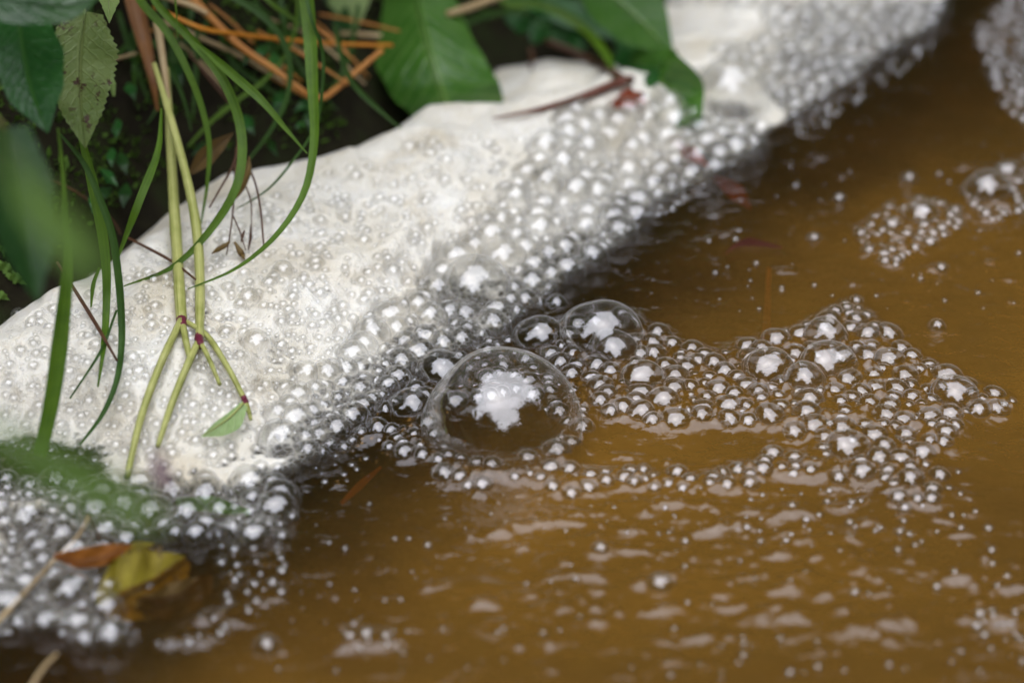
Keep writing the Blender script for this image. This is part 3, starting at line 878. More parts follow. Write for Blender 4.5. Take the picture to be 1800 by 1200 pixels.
cover = np.clip(cover, 0, 1) * sstep(0.0, 0.7, frill)
HF = np.maximum(HF, 0.03)
keep = (DF > 0.0).ravel()
F = grid_faces(len(fx), len(fy))
F = F[keep[F].all(1)]
used = np.unique(F)
remap = np.full(len(keep), -1)
remap[used] = np.arange(len(used))
VF = np.stack([XF.ravel(), YF.ravel(), HF.ravel()], 1)[used]
tag(mesh('foam', VF, remap[F], M['foam'], attr={'cover': cover.ravel()[used]}), 'thick creamy white foam piled along the bank of the brown stream', 'foam', kind='stuff')

# ------------------------------------------------------------------ bubble meshes
def icosphere(level):
    g = (1 + 5 ** 0.5) / 2
    v = [(-1, g, 0), (1, g, 0), (-1, -g, 0), (1, -g, 0), (0, -1, g), (0, 1, g), (0, -1, -g), (0, 1, -g), (g, 0, -1), (g, 0, 1), (-g, 0, -1), (-g, 0, 1)]
    v = [np.array(p) / np.linalg.norm(p) for p in v]
    f = [(0, 11, 5), (0, 5, 1), (0, 1, 7), (0, 7, 10), (0, 10, 11), (1, 5, 9), (5, 11, 4), (11, 10, 2), (10, 7, 6), (7, 1, 8), (3, 9, 4), (3, 4, 2), (3, 2, 6), (3, 6, 8), (3, 8, 9),
         (4, 9, 5), (2, 4, 11), (6, 2, 10), (8, 6, 7), (9, 8, 1)]
    for _ in range(level):
        mid, nf = {}, []

        def m(a, b):
            key = (min(a, b), max(a, b))
            if key not in mid:
                q = v[a] + v[b]
                v.append(q / np.linalg.norm(q))
                mid[key] = len(v) - 1
            return mid[key]
        for a, b, c in f:
            ab, bc, ca = m(a, b), m(b, c), m(c, a)
            nf += [(a, ab, ca), (b, bc, ab), (c, ca, bc), (ab, bc, ca)]
        f = nf
    V, Fc = np.array(v), np.array(f)
    # keep the cap that stands clear
    ok = V[:, 2] > -0.30
    Fc = Fc[ok[Fc].all(1)]
    us = np.unique(Fc)
    rm = np.full(len(V), -1)
    rm[us] = np.arange(len(us))
    return V[us], rm[Fc]


ICO = {k: icosphere(k) for k in (1, 2, 3, 4, 5)}


def bubble_geo(i, level):
    U, Fc = ICO[level]
    x, y, z, r = B[i, :4]
    c = B[i, :3]
    dv = B[:, :3] - c
    dist = np.sqrt((dv ** 2).sum(1))
    nbr = np.where((dist < r + B[:, 3] - 1e-6) & (dist > 1e-6))[0]
    L = np.full(len(U), r)
    for j in nbr:
        Dj = dist[j]
        rj = B[j, 3]
        d = (Dj * Dj + r * r - rj * rj) / (2 * Dj)
        if d < 0.15 * r:
            continue
        n = dv[j] / Dj
        cs = U @ n
        lim = np.where(cs > 1e-3, d / np.maximum(cs, 1e-3), 1e9)
        L = np.minimum(L, lim * 0.985)
    # films are never perfect spheres
    ph = i * 1.7
    L = L * (1 + 0.045 * np.sin(2.2 * U[:, 0] + ph) * np.cos(1.7 * U[:, 1] + 1.3 * ph) + 0.02 * np.sin(4 * U[:, 0] + 3 * U[:, 2] + 2 * ph))
    return U * L[:, None], Fc


order = np.argsort(-B[:, 7])
IND = set(order[:296].tolist())

SPECIAL = {0: 'largest clear dome bubble on the brown water, mirroring a white sky patch',
           1: 'tallest clear dome behind the largest one, at the back edge of the raft',
           2: 'medium clear dome overlapping the front of the tallest dome at the raft back edge',
           3: 'clear dome just left of the tallest dome at the raft back edge',
           4: 'clear dome tucked behind the left shoulder of the largest dome',
           5: 'clear dome pressed against the lower left side of the largest dome'}
WORDS = ['largest', 'second largest', 'third largest', 'fourth largest']


def cluster(i):
    k, px, py = B[i, 4], B[i, 5], B[i, 6]
    if k == 1:
        if py > 840 and px < 540:
            return 'lower left froth', 190, 985
        if px > 1190 and py < 240:
            return 'upper right froth', 1400, 110
        if sdf(FOAM, B[i, 0:1], B[i, 1:2])[0] < 2.4:
            return ('bubbly foam edge below the red brown twig', 1060, 320) if py < 420 else ('bubbly foam edge left of the largest dome', 740, 600)
        return 'thick creamy white foam', 600, 480
    if px > 1690 and py < 260:
        return 'blurred strip at the upper right edge', 1765, 110
    if px > 1480 and 270 < py < 480:
        return 'small floating patches right of the open water', 1650, 380
    if px < 1040 and 590 < py < 860:
        return 'ring of bubbles round the largest dome', 880, 730
    if 500 < py < 800 and px > 1000:
        return ('right wing of the floating raft', 1520, 680) if px > 1380 else ('middle of the floating raft', 1200, 670)
    if 790 <= py < 900 and px > 700:
        return 'loose string in front of the raft', 1150, 845
    if px < 540:
        return 'brown water by the yellow sunken leaf', 420, 1050
    return 'open brown water', 1150, 700


def bubble_labels(ids):
    """the largest few of each corner of a cluster are told apart by size; those left over share a label"""
    cells = {}
    for i in ids:
        name, cx, cy = cluster(i)
        cell = ('back' if B[i, 6] < cy else 'front') + (' left' if B[i, 5] < cx else ' right')
        cells.setdefault((name, cell), []).append(i)
    out = {}
    for (name, cell), m in cells.items():
        m.sort(key=lambda i: -B[i, 7])
        for n_, i in enumerate(m):
            w = WORDS[n_] if n_ < 4 else 'smaller'
            lone = name == 'open brown water'
            out[i] = ((w + ' lone bubble at ' + cell + ' of the ' + name) if lone else (w + ' bubble at ' + cell + ' of the ' + name),
                      'bubbles in the ' + name)
    return out


def place_bubble(i):
    rp = B[i, 7]
    v, f = bubble_geo(i, 5 if rp > 60 else 4 if rp > 24 else 3)
    o = mesh('bubble', v, f, M['film'])
    o.location = B[i, :3] * CM
    if i in SPECIAL:
        tag(o, SPECIAL[i], 'bubble', 'clear bubbles')
    else:
        lb, gp = LAB[i]
        tag(o, lb, 'bubble', gp)
    return o


LAB = bubble_labels([i for i in sorted(IND) if i not in SPECIAL])
for i in sorted(IND):
    place_bubble(i)
vs, fs, off = [], [], 0
for i in range(len(B)):
    if i in IND:
        continue
    v, f = bubble_geo(i, 2 if B[i, 7] > 4.5 else 1)
    vs.append(v + B[i, :3])
    fs.append(f + off)
    off += len(v)
tag(mesh('small_bubbles', np.vstack(vs), np.vstack(fs), M['film']), 'countless tiny clear bubbles through the foam and over the water', 'bubbles', kind='stuff')


# ------------------------------------------------------------------ plants
VIEW = -FWD


_march = np.arange(42, 112, 0.2)


def surf_depth(px, py):
    """depth at which the ray through a photograph point meets foam, bank or water"""
    P = CAM + _march[:, None] * ray(px, py)
    h, dd = foam_base(P[:, 0], P[:, 1])
    bz, bd = bank_z(P[:, 0], P[:, 1])
    top = np.maximum(np.where(dd > 0, h, 0.0), np.where(bd > -2.5, bz, -9))
    hit = np.where(P[:, 2] < top)[0]
    return _march[hit[0]] if len(hit) else 110.0


def front(path, gap=0.5, n=10):
    """the same photograph path, never behind the ground it hangs over"""
    Q = catmull(path, n)
    dz = np.array([min(c, surf_depth(a, b) - gap) for a, b, c in Q])
    pad = np.concatenate([[dz[0]], dz, [dz[-1]]])
    dz = np.minimum(dz, (pad[:-2] + pad[1:-1] + pad[2:]) / 3 + 0.15)
    return [(a, b, d) for (a, b, c), d in zip(Q, dz)]


def blade(name, path, width, mat, label, cat='grass', group=None, twist=0.35, n=34, fold=0.28, dep=None):
    """a grass blade: a folded ribbon along photograph points (x, y, depth cm); width list in pixels"""
    if path[0][1] <= 0:                                    # rooted in the bank beyond the picture's top edge
        path = [(path[0][0] - 12, path[0][1] - 170, path[0][2] + 3)] + list(path)
        width = [width[0]] + list(width)
        n += 8
    P = catmull([D(a, b, c) for a, b, c in front(path)], n)
    w = np.interp(np.linspace(0, 1, n), np.linspace(0, 1, len(width)), width)
    dep_ = np.array([depth_of(p) for p in P])
    w = w * dep_ / FPX * 0.5
    Tn = np.gradient(P, axis=0)
    Tn /= np.linalg.norm(Tn, axis=1)[:, None]
    W = np.cross(Tn, VIEW)
    W /= np.linalg.norm(W, axis=1)[:, None]
    Nn = np.cross(W, Tn)
    ang = twist * np.sin(np.linspace(0, 2.5, n) + len(path))
    W2 = W * np.cos(ang)[:, None] + Nn * np.sin(ang)[:, None]
    N2 = np.cross(W2, Tn)
    rows = []
    for s in (-1, -0.55, 0, 0.55, 1):
        rows.append(P + W2 * (s * w)[:, None] + N2 * ((abs(s) - 0.4) * fold * w)[:, None])
    V = np.stack(rows, 1).reshape(-1, 3)
    F = grid_faces(n, 5)
    uv = np.stack([np.repeat(np.linspace(0, 1, n), 5), np.tile(np.linspace(0, 1, 5), n)], 1)
    o = mesh(name, V, F, mat, uv=uv)
    return tag(o, label, cat, group)


GREEN = 'green grass blades hanging over the foam'
blade('grass_blade', [(536, -40, 74), (545, 60, 73), (551, 180, 72), (551, 270, 71), (530, 350, 70.5), (480, 420, 70), (410, 475, 70), (330, 508, 70)], [26, 27, 24, 18, 14, 9, 2], M['grass'],
      'longest bright grass blade, hanging at upper middle and curling left onto the foam', group=GREEN)
blade('grass_blade', [(225, -40, 74), (300, 67, 73), (347, 167, 73), (366, 240, 73), (367, 300, 73), (353, 395, 73)], [14, 16, 15, 12, 9, 3], M['grass'],
      'grass blade arching just right of the pale twin stalks, tip pointing down', group=GREEN)
blade('grass_blade', [(262, -20, 73), (343, 77, 72.5), (392, 140, 72), (419, 210, 72), (427, 267, 72), (413, 335, 71), (373, 400, 71), (323, 455, 71), (277, 482, 71), (217, 503, 71)], [10, 13, 15, 17, 17, 15, 10, 2], M['grass'],
      'long grass blade bowing behind both pale stalks with its yellow tip at left', group=GREEN)
blade('grass_blade', [(343, 73, 72), (400, 123, 71.5), (460, 177, 71), (505, 230, 71), (540, 270, 71)], [5, 16, 16, 10, 2], M['grass'],
      'straight grass blade slanting down right to a sharp tip at the longest blade', group=GREEN)
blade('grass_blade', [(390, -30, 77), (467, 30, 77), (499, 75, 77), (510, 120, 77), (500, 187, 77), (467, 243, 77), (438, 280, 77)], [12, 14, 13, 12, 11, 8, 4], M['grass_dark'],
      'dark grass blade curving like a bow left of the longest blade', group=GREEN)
blade('grass_blade', [(522, -20, 78), (517, 60, 78), (493, 110, 78), (447, 157, 78), (415, 178, 78), (365, 220, 78), (330, 258, 78)], [7, 7, 6, 6, 8, 10, 4], M['grass'],
      'thin pale grass blade crossing leftward behind the straight slanting blade', group=GREEN)
blade('grass_blade', [(537, -10, 73), (560, 67, 73), (570, 110, 73), (563, 183, 73), (547, 240, 73), (500, 300, 73), (460, 343, 73), (415, 368, 73)], [12, 9, 7, 7, 6, 5, 2], M['grass_dark'],
      'very thin grass blade looping right of the longest blade then back left', group=GREEN)
blade('grass_blade', [(306, -20, 72), (310, 20, 72), (312, 66, 72)], [6, 5, 2], M['grass'], 'short thin grass tip hanging straight down over the orange straw', group=GREEN)
blade('grass_blade', [(460, -20, 78), (500, 20, 78), (528, 45, 78)], [12, 12, 5], M['grass'], 'short grass blade ending against the longest blade near the top edge', group=GREEN)
blade('grass_blade', [(102, 225, 63), (110, 300, 63), (117, 400, 63), (118, 470, 63), (109, 570, 63), (92, 700, 63), (70, 800, 63)], [5, 8, 12, 24, 30, 28, 24], M['grass'],
      'widest grass blade, hanging at far left with a broad blunt end', group=GREEN)
blade('grass_blade', [(105, 235, 67), (143, 280, 67), (172, 340, 67), (197, 410, 67), (208, 480, 67), (214, 560, 67), (212, 630, 67), (193, 707, 67), (140, 782, 67)], [4, 10, 13, 14, 15, 14, 12, 10, 4], M['grass_dark'],
      'dark grass blade curving like a sickle right of the widest blade', group=GREEN)
blade('grass_blade', [(140, 230, 68), (160, 310, 68), (178, 400, 68), (187, 480, 68), (184, 590, 68), (172, 680, 68)], [10, 20, 18, 14, 11, 3], M['grass'],
      'grass blade with a brown tip hanging inside the dark sickle blade', group=GREEN)
blade('grass_blade', [(284, 190, 72), (278, 265, 71), (248, 345, 70), (225, 405, 70), (208, 450, 70)], [4, 10, 15, 14, 5], M['grass'],
      'grass blade with dew drops leaning down left of the twin stalks', group=GREEN)
blade('grass_blade', [(205, 545, 67), (177, 617, 67), (123, 700, 67)], [4, 6, 3], M['grass_dark'], 'thin short grass blade slanting between sickle blade and widest blade', group=GREEN)
blade('grass_blade', [(160, 540, 68), (164, 500, 68), (175, 470, 68)], [3, 8, 5], M['grass'], 'tiny curled grass tip beside the brown tipped blade', group=GREEN)
# blades deeper in the bank shade
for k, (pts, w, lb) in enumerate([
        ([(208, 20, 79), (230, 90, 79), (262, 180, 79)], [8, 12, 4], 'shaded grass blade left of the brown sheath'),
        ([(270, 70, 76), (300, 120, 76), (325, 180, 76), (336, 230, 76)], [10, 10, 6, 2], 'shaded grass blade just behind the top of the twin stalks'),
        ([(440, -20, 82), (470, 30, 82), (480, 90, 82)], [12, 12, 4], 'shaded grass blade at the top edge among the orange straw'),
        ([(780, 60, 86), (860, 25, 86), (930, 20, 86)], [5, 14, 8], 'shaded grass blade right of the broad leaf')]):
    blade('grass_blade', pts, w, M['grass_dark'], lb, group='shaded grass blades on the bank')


def rod(name, path, rad, mat, label=None, cat=None, group=None, parent=None, n=22, sides=8, clear=True):
    """a round stem along photograph points (x, y, depth); diameter list in pixels"""
    P = [D(a, b, c) for a, b, c in (front(path) if clear else path)]
    md = np.mean([c for _, _, c in path])
    v, f, uv = tube(P, np.array(rad) * 0.5 * md / FPX, n, sides)
    o = mesh(name, v, f, mat, parent, uv=uv)
    return tag(o, label, cat, group) if label else o


ST = 'dry straw stems on the bank'
rod('straw', [(330, -10, 78), (417, 77, 78), (483, 123, 78), (540, 166, 78)], [16, 15, 13, 10], M['straw'], 'thick orange straw running down right to a bend by the longest blade', 'straw', ST)
rod('straw', [(470, 130, 79.5), (545, 170, 79), (572, 170, 79), (610, 140, 79.5), (672, 88, 80)], [9, 11, 11, 10, 10], M['straw'], 'bent orange straw kinked like a shallow V at the foam\'s top', 'straw', ST)
rod('straw', [(270, 12, 77), (353, 50, 77), (413, 60, 78), (500, 70, 79), (600, 78, 80), (690, 80, 81)], [7, 9, 9, 8, 7, 7], M['straw_bright'], 'bright orange straw lying almost level below the top edge', 'straw', ST)
rod('straw', [(265, -12, 77), (330, 8, 77), (365, 25, 77)], [9, 13, 10], M['straw_pale'], 'pale tan straw stub at the top edge above the orange straws', 'straw', ST)
rod('straw', [(285, 38, 79), (350, 66, 79), (420, 98, 79), (500, 145, 79)], [8, 9, 9, 7], M['straw_pale'], 'tan straw running below and beside the thick orange straw', 'straw', ST)
rod('straw', [(785, 26, 84), (830, 12, 84), (890, -12, 84)], [13, 14, 14], M['straw_pale'], 'pinkish tan straw at the top edge right of the broad leaf', 'straw', ST)
rod('straw', [(600, 60, 84), (640, 62, 84), (690, 66, 84)], [10, 11, 10], M['straw_pale'], 'dull straw behind the broad leaf above the bright orange straw', 'straw', ST)
rod('straw', [(188, 108, 78), (210, 102, 78), (240, 94, 78)], [4, 6, 6], M['straw_pale'], 'short pale straw poking left from the brown sheath', 'straw', ST)
rod('straw', [(276, 40, 75), (292, 150, 74.5), (301, 280, 74), (311, 400, 73)], [16, 12, 9, 5], M['straw_pale'], 'dry striped straw wedged between the twin green stalks', 'straw', ST)
blade('sheath', [(232, -30, 77), (250, 60, 76.5), (266, 130, 76), (277, 195, 76)], [34, 38, 26, 5], M['sheath'], 'brown papery dead sheath at the top left above the twin stalks', 'dead leaf', fold=0.7)
for k, (p, w, lb) in enumerate([
        ([(225, 418, 72), (300, 458, 71), (345, 492, 71)], [5, 6, 4], 'reddish thin twig lying on foam behind the twin stalks'),
        ([(100, 460, 69), (133, 512, 69), (170, 572, 69), (206, 634, 69)], [5, 7, 7, 4], 'dark brown twig slanting into foam right of the widest blade'),
        ([(60, 310, 76), (120, 330, 76), (190, 378, 75), (212, 412, 75)], [4, 5, 4, 3], 'thin brown twig arching across the dark moss'),
        ([(330, 90, 78), (370, 140, 78), (405, 182, 78)], [5, 5, 4], 'thin brown twig behind the arching grass blades near the top')]):
    rod('twig', p, w, M['twig'], lb, 'twig', 'thin brown twigs')

# twin pale stalks with their forks
pl = bpy.data.objects.new('forked_stalk_plant', None)
scene.collection.objects.link(pl)
pl.location = D(272, 115, 75) * CM
tag(pl, 'tall plant of two pale green stalks forking with purple joints above foam', 'plant')


def part(name, path, w, mat, n=22, sides=10):
    o = rod(name, path, w, mat, None, None, None, None, n, sides)
    o.parent = pl
    o.matrix_parent_inverse.identity()
    o.location = -pl.location
    return o


part('stalk', [(292, 120, 75), (298, 220, 74), (306, 360, 72.5), (313, 470, 71), (319, 562, 69.5)], [12, 17, 20, 21, 19], M['stalk'], 40)
part('stalk', [(271, 112, 74.5), (293, 185, 73.5), (320, 280, 72.5), (343, 385, 71.5), (351, 480, 70.5), (351, 598, 69)], [9, 15, 17, 18, 18, 14], M['stalk'], 44)
part('branch', [(318, 563, 69.5), (282, 640, 68), (252, 720, 66.5), (236, 780, 65.5), (224, 838, 64.5)], [13, 14, 14, 13, 11], M['stalk'], 30)
part('branch', [(320, 563, 69.6), (326, 595, 69.3), (334, 632, 69)], [11, 12, 10], M['stalk'])
part('branch', [(320, 562, 69.2), (362, 588, 68.6), (400, 645, 67.6), (430, 702, 66.7)], [9, 11, 11, 10], M['stalk'], 30)
part('branch', [(430, 702, 66.7), (437, 722, 66.4), (441, 738, 66)], [9, 9, 6], M['stalk'])
part('branch', [(350, 597, 69), (325, 652, 67.8), (300, 715, 66.6), (277, 785, 65.2)], [12, 14, 13, 9], M['stalk'], 30)
part('branch', [(352, 600, 69), (368, 632, 68.4), (386, 675, 67.8)], [9, 9, 7], M['stalk'])
part('joint', [(318, 553, 69.5), (319, 562, 69.4), (321, 574, 69.3)], [18, 20, 13], M['node'], 8)
part('joint', [(350, 589, 69), (350, 597, 68.9), (352, 608, 68.9)], [14, 17, 13], M['node'], 8)
part('joint', [(427, 695, 66.8), (430, 702, 66.7), (433, 710, 66.6)], [9, 12, 9], M['node'], 8)


def leaf(name, path, wl, wr, mat, label, cat='leaf', group=None, tilt=0.0, fl=0.0, fr=0.0, serr=0.0, nser=14, n=40, m=9, parent=None, curl=0.0, wav=0.0, stemmed=True, midrib=None, clear=True, dip=0.0):
    """a leaf: midrib points (x, y, depth cm); half widths left/right in pixels along it; fl/fr lift each half towards the lens"""
    if clear:
        path = front(path, 0.25)
        path[-1] = (path[-1][0], path[-1][1], path[-1][2] + dip)
    P = catmull([D(a, b, c) for a, b, c in path], n)
    tt = np.linspace(0, 1, n)
    k = np.array([depth_of(p) for p in P]) / FPX
    l = np.interp(tt, np.linspace(0, 1, len(wl)), wl) * k
    r = np.interp(tt, np.linspace(0, 1, len(wr)), wr) * k
    # smooth the piecewise outline
    for _ in range(2):
        l[1:-1] = (l[:-2] + 2 * l[1:-1] + l[2:]) / 4
        r[1:-1] = (r[:-2] + 2 * r[1:-1] + r[2:]) / 4
    if serr:
        s = (tt * nser) % 1.0
        l = l * (1 - serr * s)
        r = r * (1 - serr * ((s + 0.35) % 1.0))
    Tn = np.gradient(P, axis=0)
    Tn /= np.linalg.norm(Tn, axis=1)[:, None]
    W = np.cross(Tn, VIEW)                                   # to the right of travel seen from the lens
    W /= np.linalg.norm(W, axis=1)[:, None]
    Nn = np.cross(W, Tn)
    Nn *= np.sign((Nn @ VIEW))[:, None]
    W2 = W * math.cos(tilt) + Nn * math.sin(tilt)
    N2 = Nn * math.cos(tilt) - W * math.sin(tilt)
    rows = []
    vv = np.linspace(-1, 1, 2 * m + 1)
    for q in vv:
        half, f = (l, fl) if q < 0 else (r, fr)
        a = abs(q)
        lift = f * a + curl * a * a + wav * np.sin(tt * 19 + 3 * q) * a
        rows.append(P + W2 * (q * half)[:, None] + N2 * (lift * half)[:, None])
    V = np.stack(rows, 1).reshape(-1, 3)
    c = 2 * m + 1
    uv = np.stack([np.repeat(tt, c), np.tile((vv + 1) / 2, n)], 1)
    o = mesh(name, V, grid_faces(n, c), mat, parent, uv=uv)
    if label:
        tag(o, label, cat, group)
    if midrib:
        rp = P + N2 * 0.01
        v, f, u2 = tube(rp[:: 3], (np.linspace(midrib, midrib * 0.25, 8) * k.mean() * 0.5), 18, 6)
        mesh('midrib', v, f, M['stalk'] if mat in (M['leaf_pale'], M['leaf_mint']) else mat, o, uv=u2)
    x0, y0, d0 = path[0][:3]
    if stemmed and (y0 <= 30 or x0 <= 40):                 # its stalk runs up out of the picture to the added leaf cover
        if y0 > 100:
            pp = [(x0, y0, d0), (x0 - 70, y0 - 60, d0 + 0.5), (x0 - 330, y0 - 200, d0 + 6), (x0 - 420, y0 - 520, d0 + 14)]
        else:
            pp = [(x0, y0, d0), (x0 - 12, y0 - 70, d0 + 0.5), (x0 - 30, y0 - 260, d0 + 3), (x0 - 20, y0 - 480, d0 + 8)]
        pr = rod('petiole', pp, [4, 5, 6, 8], M['stalk'], clear=False)
        pr.parent = o
    return o


# top left foliage, front to back
leaf('serrated_leaf', [(150, 20, 66), (140, 90, 66), (140, 170, 66), (150, 262, 66)], [30, 70, 62, 40, 0], [30, 58, 55, 34, 0], M['leaf_olive'], 'olive serrated leaf with brown specks hanging at top left', serr=0.16, nser=20, fl=-0.35, fr=0.25, wav=0.05, midrib=4)
leaf('leaf', [(185, -60, 70), (190, -20, 70), (192, 42, 70)], [12, 28, 0], [10, 22, 0], M['leaf_pale'], 'small pale leaf tip at the top edge, above the olive serrated leaf', serr=0.14, nser=8, fl=0.2, fr=-0.2)
leaf('leaf', [(-80, -30, 60), (20, 0, 60), (110, 12, 60.5), (185, -10, 61)], [40, 58, 50, 0], [48, 62, 48, 0], M['leaf_shine'], 'grey sheened ribbed leaf at the top left corner', tilt=0.6, fl=0.15, fr=0.2, wav=0.06, midrib=5)
leaf('leaf', [(30, 20, 62), (40, 90, 62), (55, 160, 62), (85, 235, 62)], [50, 75, 60, 0], [35, 52, 42, 0], M['leaf_glossy'], 'dark green smooth leaf below the grey sheened leaf', fl=-0.3, fr=-0.2, tilt=0.3)
leaf('leaf', [(10, 225, 55), (25, 330, 55), (45, 440, 55), (68, 535, 55)], [40, 70, 55, 0], [30, 55, 45, 0], M['leaf_dark'], 'long dark blurred leaf hanging at the left edge', fl=-0.2, fr=-0.25)
leaf('leaf', [(20, 290, 34), (70, 365, 34), (130, 430, 34), (195, 520, 34)], [15, 34, 34, 0], [15, 32, 32, 0], M['leaf_blur'], 'very blurred light green leaf close to the lens at left', fl=0.2, fr=0.1)
leaf('leaf', [(-40, 745, 31), (60, 800, 31), (160, 850, 31), (290, 915, 31)], [18, 34, 38, 0], [18, 34, 38, 0], M['leaf_blur'], 'very blurred green leaf close to the lens at lower left', fl=0.2, fr=0.1)
leaf('leaf', [(205, 870, 34), (240, 890, 34), (285, 935, 34)], [10, 28, 0], [12, 28, 0], M['leaf_blur'], 'small very blurred green leaf tip beneath the stalk\'s lowest branch', fl=0.1, fr=0.2)
leaf('petal', [(272, 792, 47), (284, 830, 47), (296, 868, 47)], [6, 18, 3], [6, 16, 3], M['petal'], 'blurred mauve grey withered petal above the lower left froth', 'petal', fl=0.3, fr=0.3)
rod('drooping_bud', [(190, 105, 72), (196, 140, 72), (199, 160, 72), (200, 170, 72)], [4, 4, 14, 6], M['leaf_pale'], 'small hanging green bud on a thread beside the olive leaf', 'bud')
for k, (a, b, s) in enumerate([(8, 470, 22), (30, 490, 20), (14, 440, 16), (40, 455, 16), (2, 520, 16)]):
    leaf('fern_leaflet', [(a - s, b - s * 0.4, 77), (a, b, 77), (a + s, b + s * 0.5, 77)], [4, s * 0.7, 0], [4, s * 0.7, 0], M['leaf_blur'], stemmed=False, label=
         'small bright lobed fern leaflet on the dark bank at the left edge', cat='leaf', group='fern leaflets at the left edge', serr=0.35, nser=5, n=24, m=5)

g = np.random.default_rng(4)
for k in range(26):
    a, b = g.uniform(150, 560), g.uniform(60, 360)
    if b > 360 - 0.35 * (a - 150):
        continue
    an = g.uniform(0.6, 2.6)
    ln = g.uniform(22, 48)
    w = ln * g.uniform(0.22, 0.36)
    d0 = surf_depth(a, b) - 1.0
    leaf('leaf', [(a, b, d0), (a + 0.5 * ln * math.cos(an), b + 0.5 * ln * math.sin(an), d0 - 0.5), (a + ln * math.cos(an), b + ln * math.sin(an), d0 - 0.6)], [2, w, 0], [2, w, 0],
         M['leaf_dark'] if k % 2 else M['leaf_glossy'], 'small dark green leaf growing low in the mossy bank', 'leaf', 'small leaves in the mossy bank', n=16, m=4, fl=0.3 * g.normal(), fr=0.3 * g.normal())

# broad leaves at the top middle and right
leaf('broad_leaf', [(722, -60, 85.2), (738, 20, 83.6), (757, 100, 82.3), (778, 170, 82.0), (795, 235, 82.8)], [62, 78, 96, 112, 116], [40, 62, 88, 72, 40], M['leaf_broad'],
     'large glossy green broad leaf at top middle dipping into foam', tilt=0.25, fl=-0.15, fr=-0.55, wav=0.03, curl=-0.15, midrib=9, clear=False)
leaf('leaf', [(600, -50, 84), (615, 0, 84), (626, 56, 84)], [30, 40, 0], [30, 40, 0], M['leaf_pale'], 'pale yellow green leaf tip at the top edge left of the broad leaf', fl=-0.2, fr=0.2, serr=0.08, nser=8)
leaf('leaf', [(1020, -60, 86), (1075, -10, 86), (1130, 40, 86), (1185, 100, 86)], [30, 52, 50, 0], [30, 54, 50, 0], M['leaf_broad'], 'glossy green leaf at the top right of the leaves, tip over white foam', tilt=-0.3, fl=-0.2, fr=0.15, midrib=4)
leaf('leaf', [(1050, 0, 89), (1085, 50, 89), (1120, 100, 88.5), (1150, 150, 88)], [34, 54, 50, 10], [28, 48, 44, 10], M['leaf_glossy'], 'dark shaded leaf between the two glossy leaves at upper right', clear=True, fl=0.2, fr=-0.2)
leaf('leaf', [(1110, 100, 87), (1150, 135, 86.5), (1190, 175, 86), (1215, 240, 85)], [16, 58, 60, 4], [18, 60, 52, 4], M['leaf_broad'], 'green leaf dipping its tip in bubbles beside the red leaf', clear=True, dip=1.5, tilt=-0.35, fl=0.15, fr=-0.3, wav=0.05, midrib=4)
leaf('leaf', [(850, -40, 91), (920, -10, 91), (1000, 20, 90.5), (1080, 70, 90)], [20, 34, 38, 4], [20, 30, 34, 4], M['leaf_glossy'], 'long shaded green leaf along the top edge right of the broad leaf', fl=-0.3, fr=0.25, tilt=0.3)
blade('grass_blade', [(870, -10, 87), (960, 12, 87), (1030, 55, 86.5), (1066, 100, 86), (1082, 140, 86)], [8, 14, 18, 18, 8], M['grass'], 'smooth arching green blade running down right to the red twig', group='shaded grass blades on the bank', fold=0.5)
leaf('leaf', [(1120, -60, 93), (1140, -20, 93), (1165, 15, 93)], [20, 30, 3], [20, 30, 3], M['leaf_blur'], 'small bright leaf at the top edge beside the white foam', fl=0.2)
leaf('leaf', [(890, 10, 95), (960, 50, 95), (1030, 85, 94)], [24, 40, 6], [24, 38, 6], M['leaf_glossy'], 'dark shaded leaf above the dark hollow behind the red twig', fl=0.2)
leaf('leaf', [(560, -30, 88), (590, 40, 88), (600, 110, 88)], [20, 30, 3], [20, 30, 3], M['leaf_dark'], 'dark leaf in the gap left of the broad leaf', fl=0.2)

g = np.random.default_rng(21)
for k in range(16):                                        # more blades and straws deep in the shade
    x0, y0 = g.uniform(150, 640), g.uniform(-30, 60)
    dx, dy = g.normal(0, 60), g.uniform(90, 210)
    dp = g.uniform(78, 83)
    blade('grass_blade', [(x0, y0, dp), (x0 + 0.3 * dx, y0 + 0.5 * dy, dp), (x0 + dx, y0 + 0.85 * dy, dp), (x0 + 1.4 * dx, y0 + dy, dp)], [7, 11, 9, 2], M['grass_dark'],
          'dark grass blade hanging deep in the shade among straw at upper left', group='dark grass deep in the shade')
for k in range(12):
    x0, y0 = g.uniform(260, 560), g.uniform(0, 90)
    dx, dy = g.uniform(60, 170), g.uniform(20, 110)
    dp = g.uniform(79, 84)
    rod('straw', [(x0, y0, dp), (x0 + 0.5 * dx, y0 + 0.45 * dy, dp), (x0 + dx, y0 + dy, dp)], [4, 6, 4], M['straw' if k % 3 else 'straw_pale'],
        'thin dry straw tangled behind the bright orange straw', 'straw', 'tangled thin straws')
rod('twig', [(865, 208, 82), (940, 194, 82), (1000, 178, 82.3), (1045, 162, 82.6), (1075, 150, 82.8), (1112, 138, 83)], [3, 6, 10, 14, 16, 15], M['twig_red'], 'thick reddish brown twig lying on foam below the leaves', 'twig', n=30)
rod('twig', [(960, 72, 90), (1010, 92, 89), (1060, 118, 88), (1110, 145, 87)], [10, 14, 14, 12], M['twig'], 'dark twig in the hollow behind the thick reddish twig', 'twig')
rod('twig', [(932, 85, 90), (936, 105, 89.5), (933, 122, 89)], [8, 7, 4], M['twig'], 'tiny dark stub standing in the hollow beside the broad leaf', 'twig')
